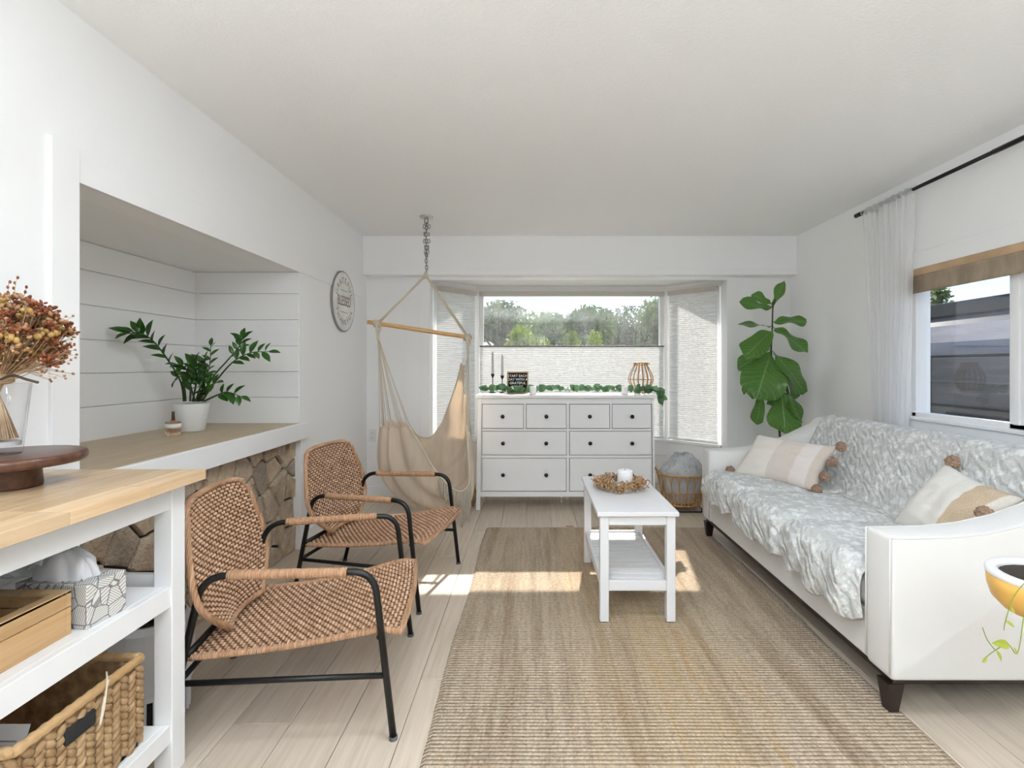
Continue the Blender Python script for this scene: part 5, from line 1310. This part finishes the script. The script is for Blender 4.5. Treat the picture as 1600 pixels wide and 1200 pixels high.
for yy in (0.088, -0.088): MB().box(-0.075, 0.075, yy-0.0025, yy+0.0025, 0.0178, 0.0195).build('rule', M['letter_grey'], sg)

# ------------------------------------------------------------------ things on the dresser
def candlestick(x, y, hc, ht, label):
    t = thing('candlestick', (x, y, DZ), label, 'candlestick', group='taper candles on the dresser')
    MB().lathe([(0.0, 0.0), (0.032, 0.0), (0.033, 0.004), (0.010, 0.010), (0.0045, 0.018), (0.004, hc-0.035), (0.008, hc-0.030), (0.016, hc-0.010), (0.016, hc), (0.0, hc)], 20).build('holder', M['iron'], t, smooth=True)
    MB().lathe([(0.0, hc), (0.0105, hc), (0.010, ht-0.02), (0.006, ht-0.004), (0.0, ht)], 16).build('taper', M['grey_candle'], t, smooth=True)
candlestick(-0.362, 4.66, 0.175, 0.375, 'taller thin candle in a black holder at the left end of the dresser')
candlestick(-0.275, 4.66, 0.160, 0.350, 'shorter thin candle in a black holder next to the letter board')
lb_ = thing('letter_board', (-0.135, 4.665, DZ), 'small wood-framed black letter board reading START EACH DAY WITH A GRATEFUL HEART', 'letter board')
hw_, hh_ = 0.098, 0.196
bt = Matrix.Rotation(math.radians(-6), 4, 'X')
bo_ = MB().box(-hw_+0.008, hw_-0.008, -0.004, 0.006, 0.008, hh_-0.008).build('felt', M['felt_black'], lb_); bo_.matrix_local = bt
f_ = B('frame', M['sign_frame'], lb_, (-hw_, hw_, -0.012, 0.008, 0, 0.012), (-hw_, hw_, -0.012, 0.008, hh_-0.012, hh_), (-hw_, -hw_+0.012, -0.012, 0.008, 0.012, hh_-0.012), (hw_-0.012, hw_, -0.012, 0.008, 0.012, hh_-0.012), bevel=0.001); f_.matrix_local = bt
for i, s in enumerate(('START EACH', 'DAY WITH A', 'GRATEFUL', 'HEART')):
    me = text_mesh(s, 0.031, 0.0006, 0.0002); o_ = new('lettering', me, lb_, bt @ Matrix.Translation((0, -0.0052, hh_-0.040-i*0.033)) @ Matrix.Rotation(PI/2, 4, 'X')); finish(o_, M['letter_white'])
# eucalyptus garland
ga = thing('eucalyptus_garland', (0.29, 4.50, DZ), 'green eucalyptus garland lying along the top of the dresser', 'garland')
gp = catmull([(-0.74, 0.00, 0.012), (-0.55, 0.03, 0.02), (-0.35, -0.02, 0.014), (-0.1, 0.03, 0.02), (0.15, -0.01, 0.015), (0.4, 0.03, 0.02), (0.6, 0.0, 0.014), (0.73, -0.06, 0.016), (0.785, -0.09, 0.004), (0.795, -0.10, -0.05)], 8)
MB().tube(gp, 0.0025, 6).build('stem', M['stem_green'], ga, smooth=True)
esh = [0.1, 0.75, 1.0, 0.98, 0.8, 0.45, 0.03]
el = [leaf_mesh('leaf', 0.068, 0.056, esh, 0.15, 0.1, 0, 7, 2, M['eucalyptus']), leaf_mesh('leaf', 0.060, 0.042, esh, 0.15, 0.3, 0, 7, 2, M['eucalyptus']), leaf_mesh('leaf', 0.074, 0.066, esh, 0.1, 0.2, 0.03, 7, 2, M['eucalyptus'])]
r = random.Random(15)
for k in range(118):
    f = (k+r.random())/118; i = min(int(f*(len(gp)-1)), len(gp)-2); p = gp[i].lerp(gp[i+1], f*(len(gp)-1)-i)+Vector((0, r.uniform(-.02, .02), r.uniform(0.004, 0.03)))
    a = r.uniform(0, 2*PI); d_ = Vector((math.cos(a), math.sin(a)*0.8, r.uniform(0.15, 0.9)))
    end = p.x > 0.775
    if end: d_ = Vector((r.uniform(0.1, .9), r.uniform(-.8, 0.1), r.uniform(-.9, .4)))
    new('leaf', el[k % 3], ga, orient(p, d_, (r.uniform(-.4, .4), -1, 0.7)))
def votive(x, y, label):
    t = thing('votive_holder', (x, y, DZ), label, 'candle holder', group='small white votive holders')
    MB().lathe([(0.0, 0.0), (0.026, 0.0), (0.029, 0.006), (0.029, 0.066), (0.0265, 0.070), (0.025, 0.066), (0.025, 0.020), (0.0, 0.018)], 24).build('cup', M['ceramic_white'], t, smooth=True)
    MB().lathe([(0.0, 0.019), (0.024, 0.019), (0.024, 0.045), (0.0, 0.046)], 20).build('wax', M['candle'], t)
votive(0.005, 4.44, 'small white votive cup among the garland right of the letter board'); votive(0.80, 4.44, 'small white votive cup among the garland left of the bamboo lantern')
ln_ = thing('bamboo_lantern', (0.985, 4.66, DZ), 'bulging bamboo strip lantern at the right end of the dresser', 'lantern')
lpf = [(0.052, 0.0), (0.075, 0.035), (0.104, 0.09), (0.112, 0.125), (0.104, 0.165), (0.080, 0.215), (0.060, 0.255), (0.058, 0.275)]
for k in range(16):
    a = 2*PI*k/16
    MB().tube(catmull([(rr*math.cos(a), rr*math.sin(a), zz_) for rr, zz_ in lpf], 4), 0.0058, 6, flat=0.6).build('rib', M['rattan_gold'], ln_, smooth=True)
for rr, zz_, tt in ((0.055, 0.004, 0.006), (0.112, 0.125, 0.0035), (0.060, 0.258, 0.006), (0.060, 0.274, 0.007)):
    MB().tube([(rr*math.cos(a), rr*math.sin(a), zz_) for a in [2*PI*i/32 for i in range(32)]], tt, 6, closed=True).build('ring', M['rattan_gold'], ln_, smooth=True)
MB().lathe([(0, 0.002), (0.054, 0.002), (0.054, 0.008), (0, 0.008)], 24).build('base', M['rattan_gold'], ln_)
MB().lathe([(0.038, 0.008), (0.040, 0.010), (0.040, 0.235), (0.038, 0.238), (0.0365, 0.235), (0.0365, 0.012)], 28).build('glass_insert', M['pane'], ln_, smooth=True)
MB().tube([(0.060, 0, 0.268), (0.078, 0, 0.272), (0.084, 0, 0.262)], 0.005, 6).build('handle_peg', M['rattan_gold'], ln_, smooth=True)

# ------------------------------------------------------------------ things on the bench
WX, WY = 0.492, 2.865
wt = thing('twig_wreath', (WX, WY, TZ), 'curly dried twig wreath around the white candle on the bench', 'wreath')
r = random.Random(31); m = MB()
for k in range(120):
    a = r.uniform(0, 2*PI); R0 = r.uniform(0.085, 0.125); z0 = r.uniform(0.012, 0.045); sp_ = r.uniform(0.35, 0.8)*(1 if r.random() > .5 else -1)
    pts_ = []
    for i in range(5):
        aa = a+sp_*i/4; rr = R0+0.024*math.sin(i*1.5+k)+0.006*i*r.random(); pts_.append((rr*math.cos(aa), rr*math.sin(aa), max(0.007, z0+0.018*math.sin(i*1.9+k*2)+0.004*i)))
    m.tube(catmull(pts_, 3), [0.0046*(1-0.035*i) for i in range(13)], 5, flat=0.55)
for k in range(60):
    a = r.uniform(0, 2*PI); R0 = r.uniform(0.10, 0.13); p = Vector((R0*math.cos(a), R0*math.sin(a), r.uniform(0.015, 0.05))); o2 = Vector((math.cos(a), math.sin(a), r.uniform(-.2, 1.0)))*r.uniform(.02, .04)
    q_ = p+o2; q_.z = max(0.006, q_.z); m.tube(catmull([p, (p+q_)/2+Vector((0, 0, 0.008)), q_, q_+Vector((r.uniform(-.012, .012), r.uniform(-.012, .012), 0.004))], 3), 0.0038, 5, flat=0.5)
wo = m.build('twigs', M['dry_twig'], wt, smooth=True); wo['kind'] = 'stuff'
cd = thing('pillar_candle', (WX+0.028, WY+0.01, TZ), 'short white pillar candle in a cup inside the twig wreath', 'candle')
MB().lathe([(0.0, 0.0), (0.040, 0.0), (0.043, 0.004), (0.043, 0.098), (0.040, 0.104), (0.030, 0.106), (0.0, 0.102)], 36).build('wax', M['ceramic_white'], cd, smooth=True)
MB().tube([(0, 0, 0.102), (0.001, 0, 0.112)], 0.0014, 6).build('wick', M['felt_black'], cd)

# ------------------------------------------------------------------ rattan basket with grey blanket on a low stand
BXc, BYc = 1.285, 4.40
sd = thing('basket_stand', (BXc, BYc, 0), 'low black metal stand under the open rattan basket', 'stand')
for yy in (-0.12, 0.12): MB().tube(fillet([(-0.17, yy, 0.006), (0.17, yy, 0.006), (0.17, yy, 0.034)], 0.01, 3), 0.006, 6).build('runner', M['black_metal'], sd, smooth=True)
for xx in (-0.13, 0.13): MB().tube([(xx, -0.16, 0.034), (xx, 0.16, 0.034)], 0.005, 6).tube([(xx, -0.12, 0.006), (xx, -0.12, 0.034)], 0.005, 6).tube([(xx, 0.12, 0.006), (xx, 0.12, 0.034)], 0.005, 6).build('cross_rod', M['black_metal'], sd, smooth=True)
rb = thing('rattan_basket', (BXc, BYc, 0.040), 'open looped rattan basket on the floor between dresser and sofa', 'basket')
def bas(a, z):
    k = 0.155+0.055*(z/0.27); return Vector((k*math.cos(a), k*0.82*math.sin(a), z))
for zz_, rr in ((0.012, 0.008), (0.268, 0.008), (0.12, 0.004)): MB().tube([bas(2*PI*i/40, zz_) for i in range(40)], rr, 6, closed=True).build('hoop', M['rattan_gold'], rb, smooth=True)
for k in range(18):
    a = 2*PI*k/18; hw2 = 2*PI/18*0.52
    for s2 in (0, 1):
        pts_ = [bas(a+hw2*math.sin(t), 0.012+(0.252 if s2 == 0 else 0.13)*(0.5-0.5*math.cos(t))) for t in [2*PI*i/20 for i in range(20)]] if s2 == 0 else [bas(a+hw2+hw2*math.sin(t), 0.012+0.115*(0.5-0.5*math.cos(t))) for t in [2*PI*i/16 for i in range(16)]]
        MB().tube(pts_, 0.0042, 5, closed=True).build('loop', M['rattan_gold'], rb, smooth=True)
MB().lathe([(0, 0.006), (0.150, 0.006), (0.150, 0.014), (0, 0.014)], 32, sy=0.82).build('base', M['rattan_gold'], rb)
for s in (-1, 1):
    MB().tube(catmull([(s*0.205, -0.05, 0.265), (s*0.225, -0.03, 0.315), (s*0.225, 0.03, 0.315), (s*0.205, 0.05, 0.265)], 5), 0.006, 6).build('handle', M['rattan_gold'], rb, smooth=True)
bl = thing('fleece_blanket', (BXc, BYc, 0.056), 'fluffy grey fleece blanket bundled inside the rattan basket', 'blanket')
def blf(u, v):
    a = u*2*PI; t = v; z = 0.005+0.42*math.sin(min(1, t)*PI/2)**1.2 if t < 1 else 0.42
    rr = (0.130+0.05*min(1, z/0.26)) if z < 0.25 else 0.18*max(0.0, 1-((z-0.25)/0.18))**0.55
    n_ = 0.035*noise.noise((2.5*math.cos(a), 2.5*math.sin(a), z*9))*(1 if z > .25 else .2)+0.015*noise.noise((6*math.cos(a), 6*math.sin(a), z*22))*(z > .25)
    return Vector(((rr+n_)*math.cos(a)+(0.02 if z > .3 else 0), (rr+n_)*0.8*math.sin(a)+0.02, min(z, 0.395)+0.05*noise.noise((1.8*math.cos(a), 1.8*math.sin(a), 3))*(z > .25)))
m = MB().grid(blf, 60, 40); m.build('bundle', M['blanket_grey'], bl, smooth=True)
r = random.Random(77); m = MB()
for k in range(1500):
    p = blf(r.random(), 0.45+0.52*r.random()); n_ = Vector((p.x, p.y, 0.1)).normalized(); d_ = (n_+Vector((r.gauss(0, .5), r.gauss(0, .5), r.gauss(0, .5)))).normalized()*0.012; s_ = n_.cross(d_); s_ = (s_.normalized() if s_.length > 1e-6 else Vector((1, 0, 0)))*0.003
    i = len(m.v); m.v += [tuple(p-s_), tuple(p+s_), tuple(p+d_)]; m.f.append((i, i+1, i+2))
fz = m.build('fleece', M['blanket_grey'], bl); fz['kind'] = 'stuff'

# straw basket on the floor behind the hammock
sbk = thing('straw_basket', (-0.60, 4.50, 0), 'small straw floor basket half hidden behind the hammock fringe', 'basket')
m = MB()
for k in range(14): m.tube([((0.085+0.02*math.sin(k/13*PI))*math.cos(a), (0.085+0.02*math.sin(k/13*PI))*math.sin(a), 0.007+k*0.0125) for a in [2*PI*i/28 for i in range(28)]], 0.0075, 6, closed=True)
m.build('coil_wall', M['straw'], sbk, smooth=True)
MB().lathe([(0, 0.002), (0.085, 0.002), (0.085, 0.010), (0, 0.010)], 24).build('base', M['straw'], sbk)

# ------------------------------------------------------------------ trailing plant at the right edge
TPX, TPY = 1.335, 1.32
tpz = 0.575
pst = thing('plant_stand', (TPX, TPY, 0), 'slim dark pedestal stand under the yellow pot by the near sofa arm', 'stand')
MB().lathe([(0, 0), (0.11, 0), (0.11, 0.01), (0.012, 0.02), (0.012, tpz-0.012), (0.06, tpz-0.006), (0.06, tpz), (0, tpz)], 24).build('pedestal', M['iron'], pst)
tpot = thing('trailing_plant', (TPX, TPY, tpz), 'yellow bowl pot with white rim and trailing vine at the right edge', 'potted plant')
MB().lathe([(0.0, 0.0), (0.060, 0.0), (0.095, 0.010), (0.116, 0.034), (0.125, 0.065), (0.127, 0.097), (0.0, 0.090)], 40).build('pot', M['pot_yellow'], tpot, smooth=True)
MB().lathe([(0.1265, 0.094), (0.1285, 0.097), (0.1285, 0.106), (0.125, 0.109), (0.105, 0.108), (0.101, 0.100), (0.101, 0.088)], 40).build('rim', M['pot_rim'], tpot, smooth=True)
MB().lathe([(0.0, 0.0985), (0.1005, 0.096), (0.101, 0.091)], 24).build('soil', M['soil'], tpot)
to = Vector((TPX, TPY, tpz))
vl = leaf_mesh('leaf', 0.036, 0.016, zsh, 0.3, 0.2, 0, 7, 2, M['vine_leaf'])
def vine(pts_, leaves):
    P = catmull([(at(a, b, y)-to) for a, b, y in pts_], 6); MB().tube(P, 0.0011, 5).build('vine_stem', M['vine'], tpot, smooth=True)
    for a, b, y, a2, b2 in leaves:
        p = at(a, b, y)-to; q = at(a2, b2, y-0.01)-to; new('leaf', vl, tpot, orient(p, q-p, (0.3, -0.9, 0.5)) @ Matrix.Scale((q-p).length/0.036, 4))
vine([(1612, 902, 1.30), (1598, 914, 1.22), (1584, 932, 1.19), (1577, 950, 1.185), (1570, 975, 1.19), (1569, 985, 1.19)], [(1577, 947, 1.185, 1588, 959), (1571, 970, 1.19, 1587, 980)])
vine([(1620, 903, 1.29), (1606, 918, 1.2), (1600, 960, 1.18), (1590, 1020, 1.18), (1575, 1007, 1.18), (1555, 1016, 1.18), (1537, 1030, 1.18)], [(1578, 1008, 1.18, 1556, 1005), (1556, 1016, 1.18, 1568, 1034), (1541, 1027, 1.18, 1537, 1035), (1583, 1011, 1.18, 1591, 1023)])
vine([(1555, 1016, 1.18), (1543, 1000, 1.18), (1535, 980, 1.18)], [])
